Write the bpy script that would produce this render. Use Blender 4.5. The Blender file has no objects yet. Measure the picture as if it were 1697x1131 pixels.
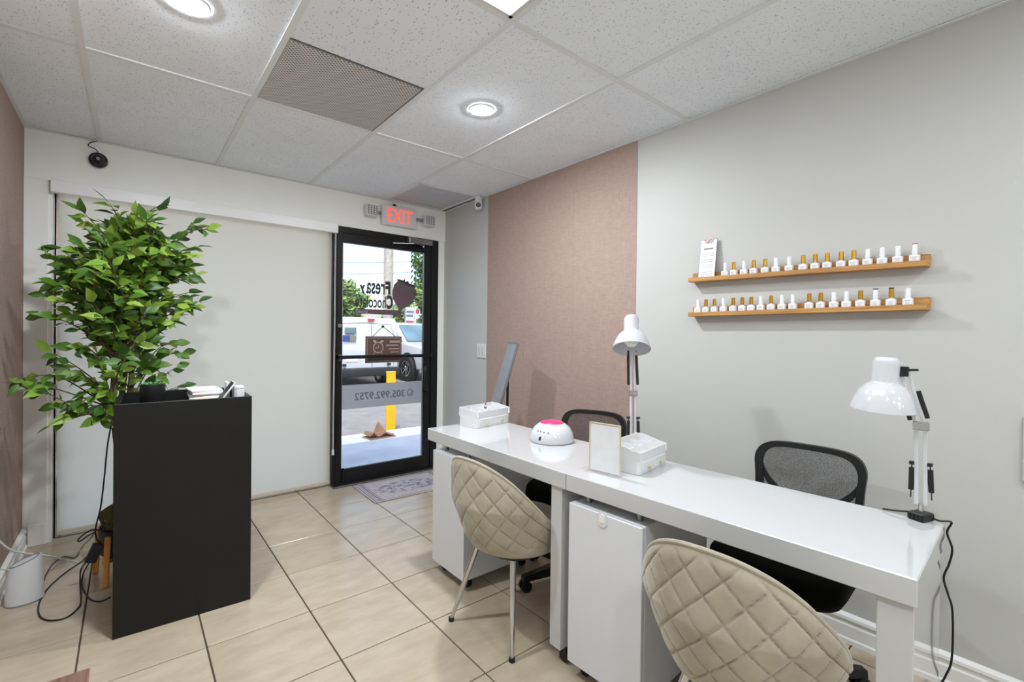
import bpy, bmesh, math, random
from mathutils import Vector, Matrix
import numpy as np
PI = math.pi
SC = bpy.context.scene
COL = SC.collection

# ------------------------------------------------------------------ camera
IW, IH = 1697.0, 1131.0
F, CX, CY = 773.08, 831.52, 559.9
YAW, PITCH, ROLL, H = math.radians(38.6575), math.radians(-.4189), math.radians(.6625), 1.2361
XR, YF, XL, ZC, YB = 2.2975, 3.7322, -.4647, 2.3672, -5.9      # room: right, front, left, ceiling, back
fw = Vector((math.sin(YAW)*math.cos(PITCH), math.cos(YAW)*math.cos(PITCH), math.sin(PITCH)))
r0 = Vector((math.cos(YAW), -math.sin(YAW), 0)); u0 = r0.cross(fw)
RT = math.cos(ROLL)*r0 + math.sin(ROLL)*u0
UP = -math.sin(ROLL)*r0 + math.cos(ROLL)*u0
CAM = Vector((0, 0, H))
cd = bpy.data.cameras.new('camera'); cam = bpy.data.objects.new('camera', cd); COL.objects.link(cam)
cd.sensor_fit = 'HORIZONTAL'; cd.sensor_width = 36; cd.lens = 36*F/IW
cd.shift_x = (IW/2-CX)/IW; cd.shift_y = (CY-IH/2)/IW; cd.clip_start = .02; cd.clip_end = 300
cam.matrix_world = Matrix(((RT.x, UP.x, -fw.x, 0), (RT.y, UP.y, -fw.y, 0), (RT.z, UP.z, -fw.z, H), (0, 0, 0, 1)))
SC.camera = cam
try:
    SC.cycles.max_bounces = 20; SC.cycles.diffuse_bounces = 14; SC.cycles.transparent_max_bounces = 16
except Exception: pass

def ray(x, y): return fw + RT*((x-CX)/F) - UP*((y-CY)/F)
def onx(x, y, v): d = ray(x, y); return CAM + d*(v/d.x)
def ony(x, y, v): d = ray(x, y); return CAM + d*(v/d.y)
def onz(x, y, v): d = ray(x, y); return CAM + d*((v-H)/d.z)

# ------------------------------------------------------------------ world, sun, lights, exposure
W = bpy.data.worlds.new('World'); SC.world = W; W.use_nodes = True
nt = W.node_tree; bg = nt.nodes['Background']
sky = nt.nodes.new('ShaderNodeTexSky'); sky.sky_type = 'NISHITA'; sky.sun_disc = False
sky.sun_elevation = math.radians(62); sky.sun_rotation = math.radians(200); sky.air_density = 1.0; sky.dust_density = 3.0; sky.ozone_density = 1.4
nt.links.new(sky.outputs[0], bg.inputs[0]); bg.inputs[1].default_value = .33
sd = bpy.data.lights.new('sun', 'SUN'); sd.energy = 2.0; sd.angle = math.radians(.6); sd.color = (1, .96, .9)
so = bpy.data.objects.new('sun', sd); COL.objects.link(so)
so.rotation_euler = Vector((.30, .42, -1.05)).to_track_quat('-Z', 'Y').to_euler()
SC.view_settings.view_transform = 'Standard'; SC.view_settings.look = 'None'
SC.view_settings.exposure = .52; SC.view_settings.gamma = 1; SC.view_settings.use_curve_mapping = False
PANEL_W, DOME_E, DOME_F = 6.0, 330.0, 740.0          # watts of a ceiling panel, emission of a downlight dome

# ------------------------------------------------------------------ materials
def lin(c):
    c = c/255
    return c/12.92 if c <= .04045 else ((c+.055)/1.055)**2.4
def rgb(*c): return (lin(c[0]), lin(c[1]), lin(c[2]), 1)
class NT:
    def __init__(s, name):
        s.m = bpy.data.materials.new(name); s.m.use_nodes = True; s.t = s.m.node_tree
        s.b = s.t.nodes['Principled BSDF']; s.out = s.t.nodes['Material Output']
    def n(s, typ, **kw):
        n = s.t.nodes.new('ShaderNode'+typ)
        for k, v in kw.items():
            if k.startswith('i_'):
                n.inputs[k[2:].replace('_', ' ')].default_value = v
            else: setattr(n, k, v)
        return n
    def l(s, a, b): s.t.links.new(a, b)
    def coord(s, kind='Object', scale=(1, 1, 1), rot=(0, 0, 0)):
        if kind == 'World': o = s.n('NewGeometry').outputs['Position']
        else: o = s.n('TexCoord').outputs[kind]
        mp = s.n('Mapping'); mp.inputs['Scale'].default_value = scale; mp.inputs['Rotation'].default_value = rot
        s.l(o, mp.inputs[0]); return mp.outputs[0]
    def noise(s, vec, scale, detail=3, rough=.5):
        n = s.n('TexNoise', i_Scale=scale, i_Detail=detail, i_Roughness=rough); s.l(vec, n.inputs['Vector']); return n.outputs['Fac']
    def ramp(s, fac, stops):
        r = s.n('ValToRGB'); e = r.color_ramp.elements
        while len(e) < len(stops): e.new(.5)
        for k, (p, c) in enumerate(stops): e[k].position = p; e[k].color = c if len(c) == 4 else (*c, 1)
        s.l(fac, r.inputs[0]); return r.outputs[0]
    def mix(s, fac, a, b, mode='MIX'):
        m = s.n('MixRGB', blend_type=mode)
        for v, k in ((fac, 0), (a, 1), (b, 2)):
            if isinstance(v, (int, float)): m.inputs[k].default_value = v
            elif isinstance(v, tuple): m.inputs[k].default_value = v
            else: s.l(v, m.inputs[k])
        return m.outputs[0]
    def math(s, op, a, b=0, c=0):
        m = s.n('Math', operation=op)
        for k, v in enumerate((a, b, c)):
            if isinstance(v, (int, float)): m.inputs[k].default_value = v
            else: s.l(v, m.inputs[k])
        return m.outputs[0]
    def bump(s, h, strength=.2, dist=.002):
        b = s.n('Bump', i_Strength=strength, i_Distance=dist); s.l(h, b.inputs['Height']); s.l(b.outputs[0], s.b.inputs['Normal'])
    def col(s, c):
        if isinstance(c, tuple): s.b.inputs['Base Color'].default_value = c
        else: s.l(c, s.b.inputs['Base Color'])
    def set(s, **kw):
        for k, v in kw.items(): s.b.inputs[k.replace('_', ' ')].default_value = v
        return s
MT = {}
def plain(name, c, rough=.5, metal=0, spec=.5, var=.04, scale=30, coat=0, bump=0, sheen=0):
    n = NT(name); v = n.coord('Object'); f = n.noise(v, scale, 4)
    k = n.ramp(f, [(.3, tuple(x*(1-var) for x in c[:3])+(1,)), (.7, tuple(min(1, x*(1+var)) for x in c[:3])+(1,))])
    n.col(k); n.set(Roughness=rough, Metallic=metal); n.b.inputs['Specular IOR Level'].default_value = spec
    if coat: n.b.inputs['Coat Weight'].default_value = coat; n.b.inputs['Coat Roughness'].default_value = .04
    if sheen: n.b.inputs['Sheen Weight'].default_value = sheen; n.b.inputs['Sheen Roughness'].default_value = .4
    if bump: n.bump(f, bump, .002)
    MT[name] = n.m; return n.m
plain('wall_paint', rgb(189, 188, 184), .55, var=.012, scale=3, bump=.04)
plain('trim_paint', rgb(232, 231, 228), .4, var=.02, scale=8)
plain('header_paint', rgb(238, 239, 235), .5, var=.012, scale=5)
def mat_blind():
    n = NT('blind_fabric'); f = n.noise(n.coord('World', (60, 1, 400)), 1.0, 3); k = n.ramp(f, [(.3, rgb(222, 222, 219)), (.7, rgb(227, 227, 224))])
    n.col(k); n.set(Roughness=.8); n.b.inputs['Specular IOR Level'].default_value = .2
    tr = n.n('BsdfTranslucent'); tr.inputs[0].default_value = rgb(252, 243, 228); mx = n.n('MixShader'); mx.inputs[0].default_value = .74
    n.l(n.b.outputs[0], mx.inputs[1]); n.l(tr.outputs[0], mx.inputs[2]); n.l(mx.outputs[0], n.out.inputs[0]); MT['blind_fabric'] = n.m
mat_blind()
plain('valance_white', rgb(238, 238, 238), .35, var=.01)
plain('desk_gloss', rgb(192, 192, 192), .09, var=.006, coat=.6)
plain('cabinet_white', rgb(212, 214, 218), .22, var=.008)
plain('black_alu', rgb(14, 14, 15), .35, spec=.4)
plain('black_laminate', rgb(12, 12, 12), .42, spec=.35, var=.12, scale=6)
plain('black_plastic', rgb(16, 16, 17), .45)
plain('black_fabric', rgb(13, 13, 14), .9, spec=.2, var=.15, scale=120, bump=.3)
plain('chrome', rgb(205, 205, 205), .12, metal=1, var=.02)
plain('steel', rgb(150, 150, 150), .3, metal=1, var=.04)
plain('white_enamel', rgb(200, 200, 203), .12, coat=.5, var=.005)
plain('white_plastic', rgb(216, 216, 217), .3, var=.008)
plain('grey_plastic', rgb(128, 130, 133), .4, var=.03)
plain('grid_white', rgb(224, 227, 231), .45, var=.02, scale=12)
plain('grout', rgb(78, 66, 52), .9, var=.15, scale=60)
plain('gold', rgb(200, 150, 60), .28, metal=1, var=.1, scale=150)
plain('gold_pull', rgb(222, 212, 170), .3, metal=.3)
plain('pink_gloss', rgb(232, 52, 116), .3)
plain('pink_polish', rgb(226, 180, 200), .1)
plain('cardboard', rgb(205, 160, 95), .7)
plain('paper', rgb(232, 232, 234), .7)
plain('stand_wood', rgb(222, 150, 58), .4, var=.12, scale=14)
plain('bark', rgb(92, 74, 56), .85, var=.3, scale=40, bump=.4)
plain('moss', rgb(70, 70, 34), .95, var=.5, scale=60, bump=.6)
plain('root_fibre', rgb(172, 158, 136), .95, var=.25, scale=60)
plain('succulent', rgb(70, 120, 62), .5, var=.2)
plain('decal_dark', rgb(52, 48, 50), .6, var=.05)
plain('decal_purple', rgb(96, 78, 86), .45, var=.12, scale=4)
plain('decal_grey', rgb(160, 165, 174), .6, var=.03)
plain('decal_text', rgb(98, 101, 106), .6)
plain('sign_brown', rgb(98, 74, 66), .5, var=.06)
plain('sign_cream', rgb(190, 170, 158), .6)
plain('rubber', rgb(22, 22, 22), .7)
plain('yellow_paint', rgb(244, 178, 12), .4, var=.06, scale=5)
plain('jute', rgb(132, 98, 74), .95, var=.35, scale=90, bump=.4)
plain('car_white', rgb(188, 190, 195), .2, coat=.6, var=.01)
plain('car_glass', rgb(96, 122, 130), .06, spec=.8, var=.3, scale=2)
plain('car_black', rgb(26, 27, 29), .5)
plain('tail_red', rgb(205, 60, 40), .3)
plain('sticker_blue', rgb(40, 70, 130), .5)
plain('sticker_olive', rgb(120, 118, 100), .5)
plain('palm_bark', rgb(176, 168, 156), .9, var=.2, scale=9, bump=.3)
plain('leaf_far', rgb(120, 142, 60), .7, var=.4, scale=3)
plain('leaf_far_b', rgb(82, 122, 70), .7, var=.4, scale=3)
plain('wire', rgb(60, 62, 64), .8)
plain('poster_white', rgb(222, 224, 228), .6)
plain('poster_red', rgb(190, 60, 66), .6)
plain('poster_grey', rgb(112, 116, 124), .6)
plain('kerb', rgb(222, 214, 202), .85, var=.06, scale=5)
plain('facade', rgb(205, 198, 188), .85, var=.05, scale=2)
plain('polish_white', rgb(236, 237, 240), .18, var=.004)
plain('print_grey', rgb(150, 154, 168), .6)
plain('print_dark', rgb(60, 60, 72), .6)
plain('bow_pink', rgb(228, 200, 200), .6)
plain('lens_black', rgb(26, 26, 34), .1)
plain('bulb_glass', rgb(240, 240, 238), .2)
plain('shade_inside', rgb(198, 198, 204), .35)
plain('plug_black', rgb(18, 18, 18), .5)
plain('thread', rgb(118, 108, 92), .9)

def mat_velvet():
    n = NT('velvet'); v = n.coord('Object')
    f = n.noise(v, 6, 5, .65); g = n.noise(v, 260, 2)
    k = n.ramp(f, [(.3, rgb(149, 141, 122)), (.5, rgb(164, 156, 138)), (.7, rgb(177, 169, 151))])
    n.col(k); n.set(Roughness=.8); n.b.inputs['Sheen Weight'].default_value = .35; n.b.inputs['Sheen Roughness'].default_value = .45
    n.b.inputs['Specular IOR Level'].default_value = .15
    n.bump(g, .12, .001); MT['velvet'] = n.m
mat_velvet()
def mat_tile():
    n = NT('floor_tile'); v = n.coord('World'); oi = n.n('ObjectInfo').outputs['Random']
    ad = n.n('VectorMath', operation='ADD'); n.l(v, ad.inputs[0])
    cmb = n.n('CombineXYZ'); n.l(n.math('MULTIPLY', oi, 20), cmb.inputs[2]); n.l(cmb.outputs[0], ad.inputs[1])
    st = n.n('Mapping'); st.inputs['Scale'].default_value = (2.2, 5.5, 1); n.l(ad.outputs[0], st.inputs[0])
    f = n.noise(st.outputs[0], 2.2, 7, .66)
    k = n.ramp(f, [(.28, rgb(172, 157, 135)), (.5, rgb(182, 168, 147)), (.72, rgb(191, 178, 158))])
    t = n.mix(1, k, n.ramp(oi, [(0, (.93, .92, .90, 1)), (1, (1.0, 1.0, 1.0, 1))]), 'MULTIPLY')
    n.col(t); n.set(Roughness=.24); n.b.inputs['Specular IOR Level'].default_value = .45
    n.bump(n.noise(v, 38, 3), .05, .002); MT['floor_tile'] = n.m
mat_tile()
def mat_ceiling(name, scale, stretch, thr):
    n = NT(name); v = n.coord('World', (1, stretch, 1), (0, 0, .5))
    vo = n.n('TexVoronoi', i_Scale=scale); n.l(v, vo.inputs['Vector'])
    sz = n.noise(v, scale*.55, 1)
    hole = n.math('LESS_THAN', vo.outputs['Distance'], n.math('MULTIPLY', sz, thr))
    base = n.ramp(n.noise(n.coord('World'), 5, 3), [(.3, rgb(234, 240, 248)), (.7, rgb(239, 245, 252))])
    n.col(n.mix(hole, base, rgb(194, 196, 200))); n.set(Roughness=.95); n.b.inputs['Specular IOR Level'].default_value = .1
    n.bump(n.math('SUBTRACT', 1, hole), .35, .002); MT[name] = n.m
mat_ceiling('ceiling_fine', 105, .75, .42)
mat_ceiling('ceiling_fissured', 100, .42, .40)
def mat_perf():
    n = NT('perforated_metal'); v = n.coord('World', (1, 1, 1), (0, 0, PI/4))
    vo = n.n('TexVoronoi', i_Scale=78, i_Randomness=0.0); n.l(v, vo.inputs['Vector'])
    h = n.math('LESS_THAN', vo.outputs['Distance'], .36)
    n.col(n.mix(h, rgb(214, 210, 209), rgb(104, 100, 98))); n.set(Roughness=.5); MT['perforated_metal'] = n.m
mat_perf()
def mat_wallpaper():
    n = NT('pink_linen')
    a = n.noise(n.coord('World', (1, 14, 160)), 1.6, 5, .7); b = n.noise(n.coord('World', (1, 130, 10)), 1.6, 4, .7)
    f = n.math('ADD', n.math('MULTIPLY', a, .6), n.math('MULTIPLY', b, .4))
    n.col(n.ramp(f, [(.34, rgb(146, 123, 112)), (.5, rgb(160, 137, 126)), (.66, rgb(172, 150, 139))]))
    n.set(Roughness=.8); n.bump(f, .25, .001); MT['pink_linen'] = n.m
mat_wallpaper()
def mat_wood(name, axis, cols, rough=.45, sc=1.0):
    n = NT(name); s = [70*sc, 70*sc, 70*sc]; s[axis] = 3*sc
    f = n.noise(n.coord('World', tuple(s)), 1.0, 6, .6)
    n.col(n.ramp(f, [(.28, cols[0]), (.5, cols[1]), (.72, cols[2])])); n.set(Roughness=rough); n.bump(f, .12, .001); MT[name] = n.m
mat_wood('shelf_wood', 1, (rgb(132, 88, 40), rgb(182, 132, 72), rgb(206, 160, 98)))
mat_wood('board_wood', 1, (rgb(104, 76, 62), rgb(136, 106, 90), rgb(156, 128, 112)), .6)
def mat_leaf(name, island):
    n = NT(name)
    r = n.n('NewGeometry').outputs['Random Per Island'] if island else n.n('ObjectInfo').outputs['Random']
    k = n.ramp(r, [(0, rgb(50, 82, 28)), (.45, rgb(80, 118, 38)), (.75, rgb(116, 152, 52)), (1, rgb(158, 186, 80))])
    n.col(k); n.set(Roughness=.45)
    tr = n.n('BsdfTranslucent'); n.l(k, tr.inputs[0]); mx = n.n('MixShader'); mx.inputs[0].default_value = .22
    n.l(n.b.outputs[0], mx.inputs[1]); n.l(tr.outputs[0], mx.inputs[2]); n.l(mx.outputs[0], n.out.inputs[0]); MT[name] = n.m
mat_leaf('leaf', False); mat_leaf('leaf_mass', True)
def mat_glass(name, tint, rmix=1.0):
    n = NT(name); tb = n.n('BsdfTransparent'); tb.inputs[0].default_value = tint
    gl = n.n('BsdfGlossy'); gl.inputs['Roughness'].default_value = .02
    fr = n.n('LayerWeight', i_Blend=.5); mx = n.n('MixShader')
    n.l(n.math('MULTIPLY_ADD', n.math('POWER', fr.outputs['Facing'], 5), .8*rmix, .035*rmix), mx.inputs[0]); n.l(tb.outputs[0], mx.inputs[1]); n.l(gl.outputs[0], mx.inputs[2])
    n.l(mx.outputs[0], n.out.inputs[0]); n.t.nodes.remove(n.b); MT[name] = n.m
mat_glass('door_glass', (.97, .99, .99, 1), .8); mat_glass('acrylic', (.985, .985, .985, 1), .6)
def mat_mesh():
    n = NT('chair_mesh'); v = n.coord('Object')
    hole = n.math('GREATER_THAN', n.noise(n.coord('Object', (1, 1, 1.6)), 420, 1), .5)
    n.col(rgb(28, 28, 30)); n.set(Roughness=.8)
    tb = n.n('BsdfTransparent'); mx = n.n('MixShader'); n.l(n.math('MULTIPLY_ADD', hole, .35, .22), mx.inputs[0])
    n.l(n.b.outputs[0], mx.inputs[1]); n.l(tb.outputs[0], mx.inputs[2]); n.l(mx.outputs[0], n.out.inputs[0]); MT['chair_mesh'] = n.m
mat_mesh()
def mat_emit(name, c, st):
    n = NT(name); n.col(rgb(240, 240, 240)); n.b.inputs['Emission Color'].default_value = c; n.b.inputs['Emission Strength'].default_value = st; MT[name] = n.m
mat_emit('light_diffuser', (.95, .98, 1, 1), 1.6)
mat_emit('dome_diffuser', (.88, .94, 1, 1), DOME_E); mat_emit('dome_diffuser_bright', (.88, .94, 1, 1), DOME_F)
mat_emit('exit_red', (1, .10, .07, 1), .55); MT['exit_red'].node_tree.nodes['Principled BSDF'].inputs['Base Color'].default_value = rgb(236, 120, 108)
def mat_mat():
    n = NT('mat_weave'); v = n.coord('Object'); f = n.noise(n.coord('Object', (10, 16, 1)), 1.6, 6, .7)
    sx = n.n('SeparateXYZ'); n.l(n.n('TexCoord').outputs['Object'], sx.inputs[0])
    r2 = n.math('ADD', n.math('POWER', n.math('DIVIDE', sx.outputs[0], .27), 2), n.math('POWER', n.math('DIVIDE', sx.outputs[1], .13), 2))
    inside = n.math('LESS_THAN', r2, 1.0)
    flo = n.math('MULTIPLY', n.math('GREATER_THAN', f, .52), inside)
    base = n.ramp(n.noise(v, 60, 3), [(.3, rgb(168, 158, 158)), (.7, rgb(190, 181, 181))])
    n.col(n.mix(flo, base, rgb(120, 116, 128))); n.set(Roughness=.95); n.bump(n.noise(v, 300, 2), .4, .001); MT['mat_weave'] = n.m
mat_mat(); plain('mat_stripe', rgb(104, 102, 118), .95, var=.1, scale=120)
def mat_ground(name, a, b, sc, rough=.9):
    n = NT(name); v = n.coord('World'); f = n.noise(v, sc, 6, .7)
    n.col(n.ramp(f, [(.3, a), (.7, b)])); n.set(Roughness=rough); n.bump(n.noise(v, 90, 2), .25, .004); MT[name] = n.m
mat_ground('concrete', rgb(176, 178, 184), rgb(192, 194, 198), 3)
mat_ground('asphalt', rgb(116, 112, 110), rgb(140, 135, 130), 4)

# ------------------------------------------------------------------ mesh helpers
def V(*a): return Vector(a)
def box(bm, x0, x1, y0, y1, z0, z1, bev=0, seg=2, M=None):
    b2 = bmesh.new(); bmesh.ops.create_cube(b2, size=1)
    for v in b2.verts:
        v.co = Vector(((x0+x1)/2+v.co.x*(x1-x0), (y0+y1)/2+v.co.y*(y1-y0), (z0+z1)/2+v.co.z*(z1-z0)))
    if bev: bmesh.ops.bevel(b2, geom=b2.edges[:], offset=bev, segments=seg, affect='EDGES', profile=.5)
    if M is not None: b2.transform(M)
    join(bm, b2); return bm
def join(bm, b2):
    me = bpy.data.meshes.new('tmp'); b2.to_mesh(me); b2.free(); bm.from_mesh(me); bpy.data.meshes.remove(me)
def frame_of(d):
    d = d.normalized(); a = Vector((0, 0, 1)) if abs(d.z) < .9 else Vector((1, 0, 0))
    x = a.cross(d).normalized(); return x, d.cross(x)
def tube(bm, pts, r, n=8, closed=False, rs=None):
    pts = [Vector(p) for p in pts]; rings = []; m = len(pts); X = None
    for i, p in enumerate(pts):
        if closed: d = pts[(i+1) % m]-pts[i-1]
        else: d = pts[min(i+1, m-1)]-pts[max(i-1, 0)]
        if d.length < 1e-9: d = Vector((0, 0, 1))
        d.normalize()
        if X is None: X, Y = frame_of(d)
        else:
            X = (X-d*X.dot(d)); X = X.normalized() if X.length > 1e-6 else frame_of(d)[0]; Y = d.cross(X)
        rr = rs[i] if rs else r
        rings.append([bm.verts.new(p+X*math.cos(2*PI*k/n)*rr+Y*math.sin(2*PI*k/n)*rr) for k in range(n)])
    for i in range(m if closed else m-1):
        a, b = rings[i], rings[(i+1) % m]
        for k in range(n): bm.faces.new((a[k], a[(k+1) % n], b[(k+1) % n], b[k]))
    if not closed:
        bm.faces.new(rings[0][::-1]); bm.faces.new(rings[-1])
    return bm
def cyl(bm, a, b, r, n=20, r2=None): return tube(bm, [a, b], r, n, rs=[r, r if r2 is None else r2])
def bar(bm, a, b, w, t=None, bev=0):
    a, b = Vector(a), Vector(b); d = b-a; x, y = frame_of(d); M = Matrix((x, y, d.normalized())).transposed().to_4x4(); M.translation = a
    return box(bm, -w/2, w/2, -(t or w)/2, (t or w)/2, 0, d.length, bev, 1, M)
def lathe(bm, prof, n=32, M=None):
    b2 = bmesh.new(); rings = []
    for r, z in prof:
        if r < 1e-6: rings.append([b2.verts.new((0, 0, z))])
        else: rings.append([b2.verts.new((r*math.cos(2*PI*k/n), r*math.sin(2*PI*k/n), z)) for k in range(n)])
    for a, b in zip(rings, rings[1:]):
        for k in range(n):
            p = [a[k % len(a)], a[(k+1) % n % len(a)], b[(k+1) % n % len(b)], b[k % len(b)]]
            q = []
            for v in p:
                if v not in q: q.append(v)
            if len(q) > 2: b2.faces.new(q)
    if M is not None: b2.transform(M)
    join(bm, b2); return bm
def prism(bm, poly, t, M=None):
    """poly in local xy, extruded along +z by t"""
    b2 = bmesh.new(); lo = [b2.verts.new((x, y, 0)) for x, y in poly]; hi = [b2.verts.new((x, y, t)) for x, y in poly]
    b2.faces.new(lo[::-1]); b2.faces.new(hi); k = len(poly)
    for i in range(k): b2.faces.new((lo[i], lo[(i+1) % k], hi[(i+1) % k], hi[i]))
    bmesh.ops.recalc_face_normals(b2, faces=b2.faces[:])
    if M is not None: b2.transform(M)
    join(bm, b2); return bm
def rrect(w, h, r, n=5):
    o = []
    for cx, cy, a in ((w/2-r, h/2-r, 0), (-w/2+r, h/2-r, 90), (-w/2+r, -h/2+r, 180), (w/2-r, -h/2+r, 270)):
        for k in range(n+1): t = math.radians(a+90*k/n); o.append((cx+r*math.cos(t), cy+r*math.sin(t)))
    return o
def spline(pts, n=8, closed=False):
    P = [Vector(p) for p in pts]; out = []; m = len(P)
    for i in range(m if closed else m-1):
        g = lambda k: P[k % m] if closed else P[max(0, min(m-1, k))]
        a, b, c, d = g(i-1), g(i), g(i+1), g(i+2)
        for k in range(n):
            t = k/n; out.append(.5*((2*b)+(c-a)*t+(2*a-5*b+4*c-d)*t*t+(3*b-a-3*c+d)*t**3))
    if not closed: out.append(P[-1])
    return out
def mk(name, bm, mat, parent=None, smooth=False, ang=35):
    me = bpy.data.meshes.new(name); bmesh.ops.recalc_face_normals(bm, faces=bm.faces[:]); bm.to_mesh(me); bm.free()
    return mkm(name, me, mat, parent, smooth, ang)
def mkm(name, me, mat, parent=None, smooth=False, ang=35):
    if mat: me.materials.clear(); me.materials.append(MT[mat])
    if smooth:
        me.polygons.foreach_set('use_smooth', [True]*len(me.polygons))
        try: me.set_sharp_from_angle(angle=math.radians(ang))
        except Exception: pass
    o = bpy.data.objects.new(name, me); COL.objects.link(o)
    if parent: o.parent = parent
    return o
def B(): return bmesh.new()
def tag(o, label=None, cat=None, group=None, kind=None):
    if label: o['label'] = label
    if cat: o['category'] = cat
    if group: o['group'] = group
    if kind: o['kind'] = kind
    return o
def thing(name, label, cat, loc=(0, 0, 0), rz=0, group=None):
    o = bpy.data.objects.new(name, None); COL.objects.link(o); o.location = loc; o.rotation_euler = (0, 0, rz); o.empty_display_size = .05
    return tag(o, label, cat, group)
def struct(name, bm, mat, label=None, smooth=False):
    o = mk(name, bm, mat, None, smooth); o['kind'] = 'structure'
    if label: o['label'] = label
    return o
def dup(root, loc, rz, label=None, group=None):
    r = root.copy(); COL.objects.link(r); r.location = loc; r.rotation_euler = (0, 0, rz)
    if label: r['label'] = label
    if group: r['group'] = group
    for ch in list(root.children):
        c = ch.copy(); COL.objects.link(c); c.parent = r
        for g in list(ch.children):
            d = g.copy(); COL.objects.link(d); d.parent = c
    return r
def text_bm(s, w, h, t, M, bold=.012):
    """letters as solid mesh, fitted to a w x h box whose lower-left corner is the origin of M (local xy)"""
    cu = bpy.data.curves.new('lettering', 'FONT'); cu.body = s; cu.resolution_u = 3; cu.extrude = .5; cu.offset = bold
    o = bpy.data.objects.new('lettering', cu); COL.objects.link(o)
    me = bpy.data.meshes.new_from_object(o.evaluated_get(bpy.context.evaluated_depsgraph_get()))
    COL.objects.unlink(o); bpy.data.objects.remove(o); b2 = bmesh.new(); b2.from_mesh(me); bpy.data.meshes.remove(me)
    xs = [v.co.x for v in b2.verts]; ys = [v.co.y for v in b2.verts]; x0, x1, y0, y1 = min(xs), max(xs), min(ys), max(ys)
    for v in b2.verts: v.co = Vector(((v.co.x-x0)/(x1-x0)*w, (v.co.y-y0)/(y1-y0)*h, (v.co.z+.5)*t))
    b2.transform(M); return b2
def add_text(bm, *a): join(bm, text_bm(*a)); return bm

# ================================================================== THE SETTING
S = .3889; FX, FY = 1.0219, 3.2939
floor = struct('floor', box(B(), XL-.02, XR+.02, YB, YF+.12, -.06, -.006), 'grout', 'beige ceramic tile floor with dark grout')
nx0, nx1 = math.floor((XL-FX)/S), math.ceil((XR-FX)/S); ny0, ny1 = math.floor((YB-FY)/S), math.ceil((YF-FY)/S)
tiles = {}
for i in range(nx0, nx1):
    for j in range(ny0, ny1):
        x0, x1 = max(FX+i*S, XL+.004), min(FX+(i+1)*S, XR-.004); y0, y1 = max(FY+j*S, YB), min(FY+(j+1)*S, YF+.06)
        w, d = round(x1-x0-.0055, 4), round(y1-y0-.0055, 4)
        if w < .02 or d < .02: continue
        if (w, d) not in tiles:
            o = mk('tile', box(B(), -w/2, w/2, -d/2, d/2, -.012, 0, .0018, 1), 'floor_tile', floor); tiles[(w, d)] = o.data
        else: o = mkm('tile', tiles[(w, d)], None, floor)
        o.location = ((x0+x1)/2, (y0+y1)/2, 0)

# walls
wr = struct('wall_right', box(B(), XR, XR+.12, YB, YF+.12, -.05, 3.0), 'wall_paint', 'off-white painted side wall with pink wallpaper panel')
WP0, WP1 = 1.631, 3.0652
for k, (a, b) in enumerate(((WP0, 2.12), (2.1206, 2.61), (2.6106, WP1))):
    mk('wallpaper', box(B(), XR-.0025, XR+.001, a, b, .004, ZC), 'pink_linen', wr)
wl = struct('wall_left', box(B(), XL-.12, XL, YB, YF+.12, -.05, 3.0), 'wall_paint', 'side wall covered in pink linen wallpaper')
for k in range(4):
    a = YF-.53*(k+1); mk('wallpaper', box(B(), XL-.001, XL+.0025, max(a, YB)+.0003, YF-.53*k-.0003, .004, ZC), 'pink_linen', wl)
struct('wall_back', box(B(), XL-.12, XR+.12, YB-.12, YB, -.05, 3.0), 'trim_paint', 'plain white wall closing the far end of the salon')
bm = B()
box(bm, XL, XR, YF, YF+.16, 2.09, 3.0)                                  # header
box(bm, XL, -.362, YF-.012, YF+.16, 0, 2.09, .003, 1)                       # pier
box(bm, -.362, -.345, YF+.0, YF+.16, 0, 2.09)
box(bm, 2.235, XR, YF+.012, YF+.16, 0, 2.09)
wf = struct('wall_front', bm, 'header_paint', 'white street-side wall with header above window and door')
mk('seam', box(B(), XL, -.345, YF-.0135, YF-.0, 2.088, 2.0915), 'trim_paint', wf)
mk('plinth_block', box(B(), XL+.022, -.366, YF-.028, YF-.0125, .0, .125, .004, 1), 'trim_paint', wf)
# baseboards
def baseboard(name, prof, y0, y1, x, sgn, label):
    bm = B(); M = Matrix(((sgn, 0, 0, x), (0, 0, 1, y0), (0, 1, 0, 0), (0, 0, 0, 1)))
    prism(bm, prof, y1-y0, M); return struct(name, bm, 'trim_paint', label)
PROF = [(0, 0), (.022, 0), (.022, .018), (.017, .024), (.017, .07), (.013, .076), (.013, .088), (.019, .095), (.017, .106), (.008, .114), (0, .116)]
baseboard('baseboard_right', PROF, YB, YF, XR-.0005, -1, 'white moulded baseboard along the side wall with shelves')
baseboard('baseboard_left', PROF, YB, YF-.03, XL+.003, 1, 'white moulded baseboard under the pink wallpaper wall')

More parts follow.
